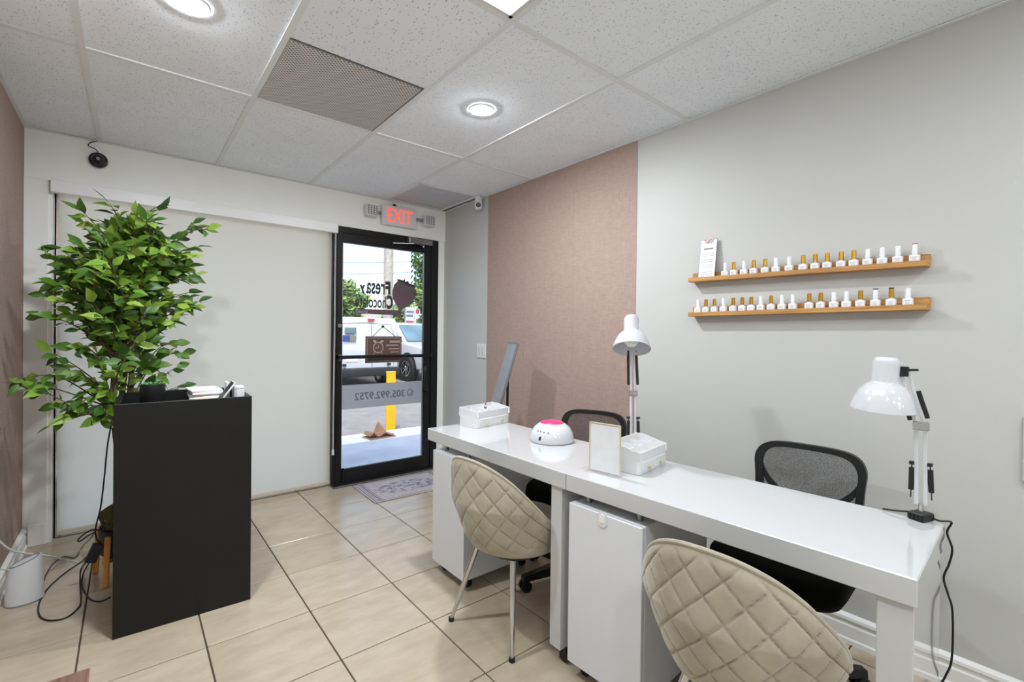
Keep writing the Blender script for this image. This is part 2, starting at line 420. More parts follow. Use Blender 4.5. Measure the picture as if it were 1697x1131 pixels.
# suspended ceiling
ceil_ = struct('ceiling', box(B(), XL-.1, XR+.1, YB-.1, YF+.16, ZC+.12, ZC+.2), 'grid_white', 'suspended ceiling of white mineral fibre panels in a grid')
LX = lambda j: [XL, (-.137, -.152, -.150, -.145)[min(j, 3)], .467, 1.0766, 1.6862, XR]
CYS = [YF, 2.5304, 1.3112, .092, -1.127, -2.346, -3.565, -4.784, YB]
VENT_Y = 1.9285
def panel(poly, mat):
    b = B(); cx = sum(p[0] for p in poly)/4; cy = sum(p[1] for p in poly)/4
    prism(b, [(x-cx, y-cy) for x, y in poly], .015); o = mk('ceiling_panel', b, mat, ceil_); o.location = (cx, cy, ZC+.005); return o
for i in range(5):
    for j in range(8):
        q = [(LX(j)[i], CYS[j]), (LX(j)[i+1], CYS[j]), (LX(j+1)[i+1], CYS[j+1]), (LX(j+1)[i], CYS[j+1])]
        if (i, j) == (2, 1): q[0] = (q[0][0], VENT_Y); q[1] = (q[1][0], VENT_Y); panel(q, 'ceiling_fissured'); continue
        if (i, j) in ((2, 2), (2, 5)): continue                          # light panels hang here
        if (i, j) == (4, 0):
            q[0] = (q[0][0], 3.135); q[1] = (q[1][0], 3.135)
        panel(q, 'ceiling_fine')
TB = .012
for i in range(1, 5):
    for j in range(8):
        a, b = Vector((LX(j)[i], CYS[j], ZC)), Vector((LX(j+1)[i], CYS[j+1], ZC)); bm = B()
        prism(bm, [(a.x-TB, a.y), (a.x+TB, a.y), (b.x+TB, b.y), (b.x-TB, b.y)], .006, Matrix.Translation((0, 0, ZC-.0012)))
        box(bm, (a.x+b.x)/2-.001, (a.x+b.x)/2+.001, b.y, a.y, ZC, ZC+.04); mk('grid_bar', bm, 'grid_white', ceil_)
for j in range(1, 8):
    for i in range(5):
        bm = B(); box(bm, LX(j)[i]+TB*(i > 0), LX(j)[i+1]-TB*(i < 4), CYS[j]-TB, CYS[j]+TB, ZC-.0008, ZC+.005); mk('grid_bar', bm, 'grid_white', ceil_)
for nm, a in (('wall_angle', (XL, XL+.02, YB, YF)), ('wall_angle', (XR-.02, XR, YB, YF)), ('wall_angle', (XL+.02, XR-.02, YF-.016, YF))):
    bm = B(); box(bm, *a, ZC-.0015, ZC+.003)
    mk(nm, bm, 'grid_white', ceil_)
# return-air grille in the ceiling
g = thing('return_air_grille', 'grey perforated metal return air grille set into the ceiling', 'vent', ((.467+1.0766)/2, (2.5304+VENT_Y)/2, ZC))
wv, dv = (1.0766-.467)/2-.013, (2.5304-VENT_Y)/2-.007
mk('plate', box(B(), -wv, wv, -dv, dv, .003, .006), 'perforated_metal', g)
bm = B()
for s in (-1, 1):
    box(bm, -wv, wv, s*dv-.004, s*dv+.004, .0, .008); box(bm, s*wv-.003, s*wv+.003, -dv, dv, .0, .008)
mk('frame', bm, 'steel', g)
# slatted supply register by the corner
g = thing('supply_register', 'white slatted air register in the ceiling corner above the door', 'vent', (1.97, 3.425, ZC))
bm = B(); wv, dv = .262, .275
for s in (-1, 1):
    box(bm, -wv, wv, s*dv-.012, s*dv+.012, -.003, .006); box(bm, s*wv-.012, s*wv+.012, -dv, dv, -.003, .006)
mk('frame', bm, 'grid_white', g)
mk('plenum', box(B(), -wv, wv, -dv, dv, .022, .026), 'grid_white', g)
sl = None
for k in range(17):
    y = -dv+.028+k*(2*dv-.056)/16
    if sl is None: o = mk('slat', box(B(), -wv+.01, wv-.01, -.011, .011, -.001, .001, M=Matrix.Rotation(.12, 4, 'X')), 'grid_white', g); sl = o.data
    else: o = mkm('slat', sl, None, g)
    o.location = (0, y, .006)

# ceiling lights: led panels and downlights
def area(name, parent, sx, sy, watts, z, shape='RECTANGLE'):
    ld = bpy.data.lights.new(name, 'AREA'); ld.shape = shape; ld.size = sx
    if shape == 'RECTANGLE': ld.size_y = sy
    ld.energy = watts; ld.color = (.88, .94, 1); o = bpy.data.objects.new(name, ld); COL.objects.link(o); o.parent = parent; o.location = (0, 0, z); return o
for k, (y0, y1) in enumerate(((.092, 1.3112), (-3.565, -2.346))):  # second panel is unseen behind the camera, added for more even light
    cy, hd, hw = (y0+y1)/2, (y1-y0)/2-.014, .29
    t = thing('led_panel', ('flat white rectangular light panel filling a ceiling cell above the nail desks', 'flat white fill light panel added out of view in the ceiling near the far wall')[k], 'light', (.7718, cy, ZC), 0, 'ceiling light panels')
    mk('diffuser', box(B(), -hw+.012, hw-.012, -hd+.012, hd-.012, .002, .006), 'light_diffuser', t)
    bm = B()
    for s in (-1, 1):
        box(bm, -hw, hw, s*(hd-.007)-.007, s*(hd-.007)+.007, -.003, .01); box(bm, s*(hw-.007)-.007, s*(hw-.007)+.007, -hd, hd, -.003, .01)
    mk('frame', bm, 'white_plastic', t)
    area('panel_lamp', t, 2*hw-.03, 2*hd-.03, PANEL_W, .0)
d0 = d1 = None
DL = [(.157, 1.955, 'round domed downlight in the ceiling panel beside the return air grille, on the plant side'), (1.388, 1.92, 'round domed downlight in the ceiling panel nearest the pink wallpaper strip'),
      (1.388, -.52, 'round domed fill downlight added behind the long light panel, on the shelf wall side'), (.157, -.52, 'round domed fill downlight added behind the long light panel, on the pink wall side'),  # from here on: unseen rows behind the camera, added as fill
      (1.388, -1.74, 'round domed fill downlight added midway along the salon on the shelf wall side'), (.157, -1.74, 'round domed fill downlight added midway along the salon on the pink wall side'),
      (1.388, -4.17, 'round domed fill downlight added near the back wall on the shelf wall side'), (.157, -4.17, 'round domed fill downlight added near the back wall on the pink wall side')]
for x, y, lb in DL:
    if d0 is None:
        d0 = thing('downlight', lb, 'light', (x, y, ZC), 0, 'recessed ceiling downlights')
        mk('diffuser', lathe(B(), [(.052, -.0024), (.050, -.004), (.043, -.0055), (.030, -.007), (.015, -.0078), (0, -.008)], 32), 'dome_diffuser_bright', d0, True)
        mk('trim_ring', lathe(B(), [(.0522, .003), (.0522, -.0022), (.056, -.003), (.064, -.002), (.067, .004)], 40), 'white_plastic', d0, True)
    else:
        t = dup(d0, (x, y, ZC), 0, lb)
        if y < 1:
            c = [k for k in t.children if k.name.startswith('diffuser')][0]
            if d1 is None: d1 = c.data.copy(); d1.materials[0] = MT['dome_diffuser']
            c.data = d1

# ------------------------------------------------------------------ window, blind
win = struct('window_1', box(B(), -.345, -.335, YF+.055, YF+.105, .0, 2.09), 'steel', 'shop window with aluminium frame hidden behind a roller blind')
bm = B(); box(bm, -.3445, -.315, YF+.055, YF+.1, .0, 2.09, .003, 1); box(bm, 1.235, 1.268, YF+.055, YF+.1, 0, 2.09); mk('window_frame', bm, 'chrome', win)
bm = B(); box(bm, -.315, 1.235, YF+.05, YF+.1, .0, .035, .004, 1); box(bm, -.315, 1.235, YF+.055, YF+.1, 2.05, 2.09); mk('window_sill', bm, 'chrome', win)
mk('pane', box(B(), -.316, 1.236, YF+.075, YF+.081, .034, 2.051), 'door_glass', win)
bl = thing('roller_blind', 'wide white roller blind pulled down over the shop window', 'blind', (0, YF, 0))
mk('valance', box(B(), -.352, 1.288, -.045, -.002, 2.02, 2.094, .003, 1), 'valance_white', bl)
mk('shade_fabric', prism(B(), [(-.325, .03), (1.262, .03), (1.262, 2.03), (-.325, 2.03)], .0008, Matrix(((1, 0, 0, 0), (0, 0, 1, .030), (0, 1, 0, 0), (0, 0, 0, 1)))), 'blind_fabric', bl)
mk('bottom_rail', box(B(), -.325, 1.262, .0245, .0295, .022, .05, .002, 1), 'blind_fabric', bl)
mk('roller_tube', cyl(B(), (-.33, .012, 2.056), (1.27, .012, 2.056), .016), 'valance_white', bl)
bm = B()
for dx in (0, .007): tube(bm, [(1.272+dx, -.02, 2.02), (1.270+dx, -.018, 1.2), (1.266+dx, -.015, .30)], .0018, 6)
mk('pull_chain', bm, 'white_plastic', bl); mk('chain_weight', box(B(), 1.262, 1.278, -.024, -.008, .26, .305, .003, 1), 'white_plastic', bl)

# ------------------------------------------------------------------ the glass street door
GX0, GX1, GZ0, GZ1 = 1.347, 2.096, .118, 1.966
bm = B(); y0, y1 = YF+.012, YF+.075
box(bm, 1.27, 1.30, y0, y1+.03, 0, 2.088, .002, 1); box(bm, 2.165, 2.2345, y0, y1+.03, 0, 2.088, .002, 1); box(bm, 1.30, 2.165, y0, y1+.03, 2.045, 2.088, .002, 1)
door = struct('door_1', bm, 'black_alu', 'black aluminium framed glass street door')
bm = B(); y0, y1 = YF+.02, YF+.062
box(bm, 1.303, GX0, y0, y1, .012, 2.042, .002, 1); box(bm, GX1, 2.162, y0, y1, .012, 2.042, .002, 1)
box(bm, GX0, GX1, y0, y1, .012, GZ0, .002, 1); box(bm, GX0, GX1, y0, y1, GZ1, 2.042, .002, 1); mk('door_leaf', bm, 'black_alu', door)
mk('pane', box(B(), GX0-.004, GX1+.004, YF+.038, YF+.044, GZ0-.004, GZ1+.004), 'door_glass', door)
bm = B()
for a in ((GX0, GX0+.008, GZ0, GZ1), (GX1-.008, GX1, GZ0, GZ1)): box(bm, a[0], a[1], YF+.028, YF+.037, a[2], a[3])
box(bm, GX0, GX1, YF+.028, YF+.037, GZ0, GZ0+.008); mk('glazing_bead', bm, 'steel', door)
mk('threshold', box(B(), 1.262, 2.234, YF-.055, YF+.10, .0005, .011, .004, 1), 'steel', door)
pb = mk('push_bar', box(B(), 1.306, 2.16, YF-.034, YF-.012, 1.022, 1.05, .004, 2), 'black_alu', door)
bm = B(); box(bm, 1.31, 1.335, YF-.014, YF+.021, 1.02, 1.052); box(bm, 2.13, 2.155, YF-.014, YF+.021, 1.02, 1.052); mk('bar_bracket', bm, 'black_alu', pb)
bm = B()
for z in (1.015, 1.055): box(bm, 1.300, 1.335, YF-.036, YF+.02, z-.003, z+.003)
mk('bracket_clip', bm, 'steel', pb)
hz0, hz1 = ony(698, 648, YF).z, ony(698, 606, YF).z
tubep = spline([(2.115, YF+.02, hz0), (2.105, YF-.02, hz0), (2.08, YF-.045, hz0+.03), (2.078, YF-.05, (hz0+hz1)/2), (2.08, YF-.045, hz1-.03), (2.105, YF-.02, hz1), (2.115, YF+.02, hz1)], 6)
mk('pull_handle', tube(B(), tubep, .013, 12), 'black_alu', door, True)
mk('lock_cylinder', cyl(B(), (1.325, YF+.021, 1.29), (1.325, YF+.008, 1.29), .016), 'steel', door, True)
mk('floor_bolt', box(B(), 1.355, 1.372, YF+.004, YF+.02, .0, .135, .004, 1), 'black_alu', door)
cl = mk('door_closer', box(B(), 1.905, 2.145, YF-.045, YF+.012, 2.025, 2.082, .012, 3), 'steel', door)
bm = B(); bar(bm, (2.06, YF-.02, 2.02), (1.93, YF-.09, 2.018), .018, .006); bar(bm, (1.93, YF-.09, 2.012), (1.78, YF+.012, 2.012), .018, .006); cyl(bm, (2.06, YF-.02, 2.005), (2.06, YF-.02, 2.03), .012); mk('closer_arm', bm, 'steel', cl)
# lettering and pictures on the glass: they read from the street, so they are mirrored from inside
GY = YF+.0375
def mirM(x, z): return Matrix(((-1, 0, 0, x), (0, 0, -1, GY), (0, 1, 0, z), (0, 0, 0, 1)))   # local x runs to -X, local z toward the room
def gp(x, y): p = ony(x, y, GY); return p.x, p.z
TH = .0012
def dtext(s, pxl, pxr, pt, pb_, mat, name='lettering', par=door, bold=.055):
    (xa, zt), (xb, zb) = gp(pxl, pt), gp(pxr, pb_)
    return mk(name, add_text(B(), s, xb-xa, zt-zb, TH, mirM(xb, zb), bold), mat, par)
dtext('F', 638.5, 647, 466.5, 489, 'decal_dark'); dtext('resa', 607, 637.5, 468, 489, 'decal_dark', bold=.022); dtext('y', 596, 605, 472, 487, 'decal_dark')
dtext('C', 640.5, 651, 489, 513, 'decal_dark'); dtext('hocolate', 588.5, 639.5, 488.5, 511.5, 'decal_dark', bold=.018)
def poly_px(name, pts, mat, par=door, t=TH, off=0):
    bm = B(); P = [gp(*p) for p in pts]
    prism(bm, [(-x, z) for x, z in P], t, Matrix(((-1, 0, 0, 0), (0, 0, -1, GY-off), (0, 1, 0, 0), (0, 0, 0, 1)))); return mk(name, bm, mat, par)
berry = [(650, 485), (653, 472), (659, 466), (668, 465), (677, 470), (686, 476), (690, 484), (688, 494), (683, 502), (676, 508), (668, 511.5), (665, 515), (666, 525), (663, 528), (659, 526), (659, 523), (610, 520.5), (588.5, 521), (588.5, 513.5), (610, 512.8), (660, 514.5), (661, 512), (656, 505), (651, 495)]
bp = poly_px('strawberry_emblem', berry, 'decal_purple')
poly_px('leaf_crown', [(655, 464), (661, 463), (668, 465), (671, 462), (671, 467), (676, 466), (678, 470), (687, 473), (689, 477), (682, 476), (674, 473), (666, 468)], 'decal_dark', door, TH, .0016)
(ex, ez) = gp(687.5, 486.5); mk('emblem_ring', lathe(B(), [(.009, 0), (.017, 0), (.017, TH), (.009, TH), (.009, 0)], 20, Matrix.Translation((ex, GY-.0016, ez)) @ Matrix.Rotation(PI/2, 4, 'X')), 'decal_dark', door)
(xa, zt), (xb, zb) = gp(590, 514.7), gp(609, 520)
mk('lettering', add_text(B(), 'STUDIO', xb-xa, zt-zb, TH, mirM(xb, zb) @ Matrix.Translation((0, 0, .0015))), 'decal_grey', door)
# frosted band with the phone number
bz1, bz0 = ony(566, 638.5, GY).z, ony(566, 679, GY).z
bz1b, bz0b = ony(702, 632, GY).z, ony(702, 667.5, GY).z
zt_, zb_ = (bz1+bz1b)/2, (bz0+bz0b)/2
mk('phone_band', box(B(), GX0+.009, GX1-.009, GY-.001, GY, zb_, zt_), 'decal_grey', door)
(xa, z1), (xb, z2) = gp(587.5, 650), gp(670.5, 657)
zc = (zb_+zt_)/2; hh = .062
mk('lettering', add_text(B(), '305.992.9752', xb-xa, hh, TH, mirM(xb, zc-hh/2) @ Matrix.Translation((0, 0, .0012))), 'decal_text', door)
(px_, _) = gp(679.5, 650)
bm = B(); M = Matrix.Translation((px_, GY-.0012, zc)) @ Matrix.Rotation(PI/2, 4, 'X'); lathe(bm, [(.026, 0), (.032, 0), (.032, TH), (.026, TH), (.026, 0)], 24, M)
tube(bm, [(px_+.012, GY-.002, zc+.014), (px_+.016, GY-.002, zc), (px_+.002, GY-.002, zc-.014), (px_-.013, GY-.002, zc-.012)], .004, 6); mk('phone_icon', bm, 'decal_text', door)
# hanging opening-hours sign
hs = thing('hours_sign', 'brown opening hours sign with alarm clock hung on the door glass', 'sign', (0, GY-.002, 0))
(sx0, sz1), (sx1, _), (_, sz0) = gp(605.3, 557.5), gp(665, 557.5), gp(605.3, 602)
mk('board', box(B(), sx0, sx1, -.006, 0, sz0, sz1, .001, 1), 'sign_brown', hs)
bm = B(); e = .012; w = .003
for a in ((sx0+e, sx1-e, sz1-e-w, sz1-e), (sx0+e, sx1-e, sz0+e, sz0+e+w), (sx0+e, sx0+e+w, sz0+e, sz1-e), (sx1-e-w, sx1-e, sz0+e, sz1-e)): box(bm, a[0], a[1], -.0072, -.0062, a[2], a[3])
mk('border_line', bm, 'sign_cream', hs)
cxk, czk = sx0+(sx1-sx0)*.34, sz0+(sz1-sz0)*.57
bm = B(); MR = Matrix.Translation((cxk, -.0064, czk)) @ Matrix.Rotation(PI/2, 4, 'X'); lathe(bm, [(.040, 0), (.047, 0), (.047, .001), (.040, .001), (.040, 0)], 28, MR)
for s in (-1, 1):
    pr = [(math.cos(a)*.02, math.sin(a)*.02) for a in np.linspace(0, PI, 8)]
    prism(bm, pr, .001, Matrix.Translation((cxk+s*.034, -.0064, czk+.044)) @ Matrix.Rotation(-s*.6, 4, 'Y') @ Matrix.Rotation(PI/2, 4, 'X'))
    box(bm, cxk+s*.036-.004, cxk+s*.036+.004, -.0075, -.0064, czk-.052, czk-.044)
box(bm, cxk, cxk+.004, -.0075, -.0064, czk-.004, czk+.024); box(bm, cxk-.03, cxk+.004, -.0075, -.0064, czk-.004, czk)
mk('clock_picture', bm, 'sign_cream', hs)
rr = random.Random(4)
for k, (zf, x_0, hgt) in enumerate(((.80, .66, .018), (.66, .56, .010), (.52, .64, .010), (.40, .68, .008))):
    bm = B(); x = sx0+(sx1-sx0)*x_0
    while x < sx0+(sx1-sx0)*.9:
        ww = .008+rr.random()*.008; box(bm, x, x+ww, -.0074, -.0063, sz0+(sz1-sz0)*zf-hgt/2, sz0+(sz1-sz0)*zf+hgt/2); x += ww+.003
    mk('text_line', bm, 'sign_cream', hs)
hk = gp(634, 541.5)
bm = B(); tube(bm, [(sx0+(sx1-sx0)*.2, -.003, sz1), (hk[0], -.003, hk[1])], .0028, 6); tube(bm, [(sx0+(sx1-sx0)*.82, -.003, sz1), (hk[0], -.003, hk[1])], .0028, 6); mk('cord', bm, 'black_plastic', hs)
mk('suction_cup', cyl(B(), (hk[0], .0012, hk[1]), (hk[0], -.008, hk[1]), .011, 16), 'black_plastic', hs, True)

# ------------------------------------------------------------------ things on the front wall and ceiling
(ex0, ez1), (ex1, ez0) = [(p.x, p.z) for p in (ony(630, 338, YF), ony(686, 383, YF))]
ez0, ez1 = 2.152, 2.318
xs = thing('exit_sign', 'white exit sign with red letters and emergency lamp heads above the glass door', 'sign', (0, YF, 0))
mk('body', box(B(), ex0, ex1, -.045, -.001, ez0, ez1, .006, 2), 'white_plastic', xs)
mk('lettering', add_text(B(), 'EXIT', (ex1-ex0)*.74, .118, .002, Matrix(((1, 0, 0, ex0+(ex1-ex0)*.14), (0, 0, -1, -.0455), (0, 1, 0, ez0+.026), (0, 0, 0, 1)))), 'exit_red', xs)
def lamp_head(px0, px1, arm):
    a, b = ony(px0, 350, YF).x, ony(px1, 360, YF).x; z = 2.243
    h = mk('lamp_head', box(B(), a, b, -.075, -.012, z-.046, z+.046, .008, 2), 'white_plastic', xs)
    bm = B()
    for k in range(4): box(bm, a+.014+(b-a-.028)*k/3-.003, a+.014+(b-a-.028)*k/3+.003, -.0775, -.0755, z-.036, z+.036)
    for k in range(5): box(bm, a+.008, b-.008, -.0772, -.0755, z-.034+.017*k-.002, z-.034+.017*k+.002)
    mk('lens_grid', bm, 'grey_plastic', h)
    mk('lamp_arm', cyl(B(), (arm, -.02, z), ((a if arm < a else b), -.035, z), .012, 14), 'grey_plastic', xs)
lamp_head(602, 621, ex0); lamp_head(698, 714.5, ex1)
mk('cable_knob', lathe(B(), [(0, .02), (.012, .016), (.018, 0), (0, -.004)], 14, Matrix.Translation((ex0+.12, -.02, ez1+.004))), 'black_plastic', xs, True)

dc = thing('dome_camera', 'small round black dome camera on the header above the roller blind', 'camera', (-.147, YF, 2.254), 0)
RX = Matrix.Rotation(PI/2, 4, 'X')
mk('base', lathe(B(), [(0, .002), (.044, .002), (.046, .012), (.044, .022), (.036, .026), (0, .026)], 32, RX), 'lens_black', dc, True)
mk('dome', lathe(B(), [(.034, .024), (.031, .038), (.022, .05), (.01, .056), (0, .057)], 28, RX), 'lens_black', dc, True)
mk('lens', lathe(B(), [(0, .0595), (.008, .059), (.01, .054)], 16, RX), 'grey_plastic', dc, True)
mk('cable', tube(B(), spline([(.0, -.006, .044), (-.012, -.008, .065), (-.045, -.008, .078), (-.035, -.006, .1), (-.005, -.006, .113)], 6), .0025, 6), 'black_plastic', dc)

sc_ = thing('security_camera', 'small white bullet camera hanging from the ceiling by the wallpaper strip', 'camera', (2.25, 3.14, ZC))
mk('mount', lathe(B(), [(0, -.002), (.031, -.002), (.031, -.03), (0, -.03)], 28), 'white_plastic', sc_, True)
mk('body', lathe(B(), [(0, -.0305), (.030, -.0305), (.032, -.036), (.032, -.085), (.027, -.102), (.015, -.110), (0, -.112)], 28), 'white_plastic', sc_, True)
dirc = Vector((-.62, -.78, -.12)).normalized(); Mq = dirc.to_track_quat('Z', 'Y').to_matrix().to_4x4(); Mq.translation = Vector((0, 0, -.07))
ln = mk('lens', lathe(B(), [(0, .0345), (.016, .0345), (.0195, .031), (.0195, .024), (0, .024)], 22, Mq), 'lens_black', sc_, True)
mk('lens_ring', lathe(B(), [(.006, .035), (.0095, .035), (.0095, .0358), (.006, .0358), (.006, .035)], 16, Mq), 'grey_plastic', ln)

p0, p1 = onx(791.5, 570, XR), onx(805.5, 594, XR)
ls = thing('light_switch', 'white double rocker light switch on the wall between door and wallpaper', 'switch', (XR, (p0.y+p1.y)/2, (p0.z+p1.z)/2))
hw, hz = abs(p0.y-p1.y)/2, (p0.z-p1.z)/2
mk('plate', box(B(), -.008, -.0008, -hw, hw, -hz, hz, .003, 2), 'white_plastic', ls)
for s in (-1, 1): mk('rocker', box(B(), -.013, -.007, s*hw*.42-.011, s*hw*.42+.011, -hz*.6, hz*.6, .002, 1), 'white_enamel', ls)

# ------------------------------------------------------------------ door mat
mc = Vector((1.765, 3.405, 0)); MA = math.atan2(-.02, .75)
dm = thing('door_mat', 'grey woven door mat with floral centre and striped ends before the glass door', 'mat', mc, MA)
mk('pile', box(B(), -.365, .365, -.225, .225, .0012, .009, .003, 1), 'mat_weave', dm)
st = None
for s in (-1, 1):
    for k, w in ((0, .006), (1, .004), (2, .009), (3, .004)):
        mk('stripe', box(B(), s*(.35-k*.018)-w/2, s*(.35-k*.018)+w/2, -.215, .215, .0088, .0098), 'mat_stripe', dm)
for s in (-1, 1): mk('stripe', box(B(), -.34, .34, s*.212-.003, s*.212+.003, .0088, .0098), 'mat_stripe', dm)

# ================================================================== NAIL DESKS
ZD = .73; TH_D = .062
def caster(parent, x, y, r=.022, top=.06):
    bm = B(); cyl(bm, (x-.011, y, r), (x-.003, y, r), r, 18); cyl(bm, (x+.003, y, r), (x+.011, y, r), r, 18)
    c = mk('caster', bm, 'black_plastic', parent, True)
    bm = B(); box(bm, x-.013, x+.013, y-.013, y+.013, r*1.3, top, .002, 1); mk('caster_fork', bm, 'black_plastic', c); return c
def desk(label, loc, rz, L, legw=.062, leg_low=.0, cast=False, skew=0):
    """local: x = depth away from the customer, y = along the desk (far end at 0, near end at -L)"""
    d = thing('manicure_desk', label, 'desk', loc, rz)
    bm = B(); box(bm, 0, .452, -L, 0, ZD-TH_D, ZD, .0025, 1)
    for v in bm.verts:
        if v.co.y < -L/2: v.co.y += skew*v.co.x
    mk('desktop', bm, 'desk_gloss', d)
    mk('leg_panel', box(B(), .012, .44, -L+.006+.44*skew, -L+.006+legw+.44*skew, leg_low, ZD-TH_D-.0004, .002, 1), 'desk_gloss', d)
    if cast:
        for x in (.05, .39): caster(d, x, -L+.006+legw/2, .022, leg_low+.001)
    return d
def cabinet(label, loc, rz, w, posts=True, hook=False):
    """a low wheeled pedestal carrying the desktop on four posts; local y from 0 (far) to -w (near)"""
    c = thing('pedestal_cabinet', label, 'cabinet', loc, rz); z0, z1 = .055, .630
    mk('body', box(B(), .012, .438, -w, 0, z0, z1, .002, 1), 'cabinet_white', c)
    mk('door', box(B(), -.006, .0115, -w, 0, z0, z1, .002, 1), 'cabinet_white', c)
    for x in (.05, .40):
        for y in (-.045, -w+.045):
            mk('post', cyl(B(), (x, y, z1), (x, y, ZD-TH_D-.0004), .011, 18), 'steel', c, True)
            caster(c, x, y, .023, z0)
    if hook:
        a = onx(990, 851, loc[0]-.006); b = onx(1003, 873, loc[0]-.006)
        bm = B(); prism(bm, rrect(.034, .052, .016, 6), .004, Matrix(((0, 0, -1, -.0062), (1, 0, 0, (a.y+b.y)/2-loc[1]), (0, 1, 0, (a.z+b.z)/2), (0, 0, 0, 1)))); h = mk('pull_plate', bm, 'white_plastic', c)
        bm = B(); prism(bm, rrect(.018, .032, .008, 5), .002, Matrix(((0, 0, -1, -.0102), (1, 0, 0, (a.y+b.y)/2-loc[1]), (0, 1, 0, (a.z+b.z)/2+.003), (0, 0, 0, 1)))); mk('pull_recess', bm, 'trim_paint', h)
    return c
P1, P2, P3 = onz(708, 710, ZD), onz(937, 785, ZD), onz(1522, 963, ZD)
L1 = P1.y-P2.y; A2 = math.atan2(P3.x-P2.x, P2.y-P3.y); L2 = (P3-P2).length
desk('glossy white manicure desk holding the drawer box with polish bottle and the pink-topped nail lamp', (P1.x+.003, P1.y, 0), 0, L1-.002, .056, .055, True, math.tan(A2)+.002)
desk('glossy white manicure desk with a clamp lamp on its free corner', (P2.x+.002, P2.y, 0), A2, L2-.001, .064)
ca = onz(716, 926, .055); cb = onz(769, 962, .055)
cabinet('white wheeled pedestal cabinet under the desk beside the door mat', (P1.x+.004, 2.118, 0), 0, .29)
cabinet('white wheeled pedestal cabinet with a small oval pull under the desks\' joint', (P2.x+.006, 1.160, 0), A2, .30, True, True)

# ================================================================== QUILTED SHELL CHAIRS
ZT = ([0, 20, 40, 60, 80, 95, 110, 130], [.755, .742, .692, .60, .50, .462, .452, .450])
def sm_interp(t): return float(np.interp(abs(t), ZT[0], ZT[1]))
def ztop(t): return sum(sm_interp(t+k) for k in (-8, -4, 0, 4, 8))/5
def shell_chair(label, loc, rz):
    c = thing('shell_chair', label, 'chair', loc, rz, 'quilted beige shell chairs at the desks')
    NT_, NV = 301, 84; TM = 132
    ZB = .352
    def rad(z, th):
        h = max(0, (z-ZB)/.4); return .155+.098*(min(1, h*1.9)**.55)+.012*h+.004
    def center(z): return -.0-.0*max(0, z-.5)
    def point(th, v, out):
        zt = ztop(th); z = ZB+(zt-ZB)*v
        r = rad(z, th)
        tr = math.radians(th)
        if not out:
            r -= .034*min(1, max(.05, (1-v)*6))**.5; z2 = z
        else:
            zz = z-ZB; arc = r*tr
            a = (arc/.088+zz/.098)/1.0; b = (arc/.088-zz/.098)/1.0
            da = abs(a-round(a)); db = abs(b-round(b))
            g = min(da, db)
            puff = (max(0, math.sin(PI*(a % 1)))*max(0, math.sin(PI*(b % 1))))**.35
            fade = min(1, (1-v)*9)*min(1, v*7)
            r += (puff*.0035-.0045*math.exp(-(g/.028)**2))*fade
            r -= .010*max(0, 1-(1-v)*11)**2
        back = 1.0+.05*math.cos(tr)
        return Vector((-r*math.cos(tr)*back, -r*math.sin(tr), z))
    bm = B(); O, I = [], []
    for i in range(NT_):
        th = -TM+2*TM*i/(NT_-1)
        O.append([bm.verts.new(point(th, j/(NV-1), True)) for j in range(NV)])
        I.append([bm.verts.new(point(th, j/11, False)) for j in range(12)])
    for i in range(NT_-1):
        for j in range(NV-1): bm.faces.new((O[i][j], O[i+1][j], O[i+1][j+1], O[i][j+1]))
        for j in range(11): bm.faces.new((I[i][j+1], I[i+1][j+1], I[i+1][j], I[i][j]))
        bm.faces.new((O[i][-1], O[i+1][-1], I[i+1][-1], I[i][-1])); bm.faces.new((I[i][0], I[i+1][0], O[i+1][0], O[i][0]))
    for e in (0, -1):
        f = O[e]+I[e][::-1]; bm.faces.new(f if e == 0 else f[::-1])
    back = mk('backrest', bm, 'velvet', c, True, 60)
    rim = [point(-TM+2*TM*i/90, 1, True)*.5+point(-TM+2*TM*i/90, 1, False)*.5 for i in range(91)]
    mk('piping', tube(B(), [p+Vector((0, 0, -.003)) for p in rim], .0062, 8), 'velvet', back, True)
    # seat cushion
    bm = B(); n = 48
    prof = [(0, .345), (.15, .345), (.19, .362), (.208, .40), (.205, .438), (.18, .458), (.12, .468), (0, .472)]
    lathe(bm, prof, n)
    for v in bm.verts:
        if v.co.x > 0: v.co.x *= 1.12
    mk('seat', bm, 'velvet', c, True, 80)
    mk('seat_pan', lathe(B(), [(0, .325), (.13, .325), (.152, .344), (0, .346)], 32), 'black_plastic', c, True)
    # splayed chrome legs
    for sx, sy, fx, fy in ((-1, 1, -.195, .185), (-1, -1, -.18, -.17), (1, 1, .165, .165), (1, -1, .165, -.165)):
        top, foot = Vector((sx*.115, sy*.105, .338)), Vector((fx, fy, .008)); bm = B()
        tube(bm, [top, top.lerp(foot, .5), foot], .01, 14, rs=[.0125, .011, .008]); lg = mk('leg', bm, 'chrome', c, True)
        mk('foot_cap', cyl(B(), foot+Vector((0, 0, -.0075)), foot+Vector((0, 0, .008)), .0115, 14), 'rubber', lg, True)
    return c
ch1 = shell_chair('beige quilted velvet shell chair on chrome legs at the desk with the pink-topped nail lamp', (1.30, 1.52, 0), math.radians(5))
dup(ch1, (1.30, .56, 0), math.radians(5), 'beige quilted velvet shell chair at the desk with the clamp lamp on its corner')

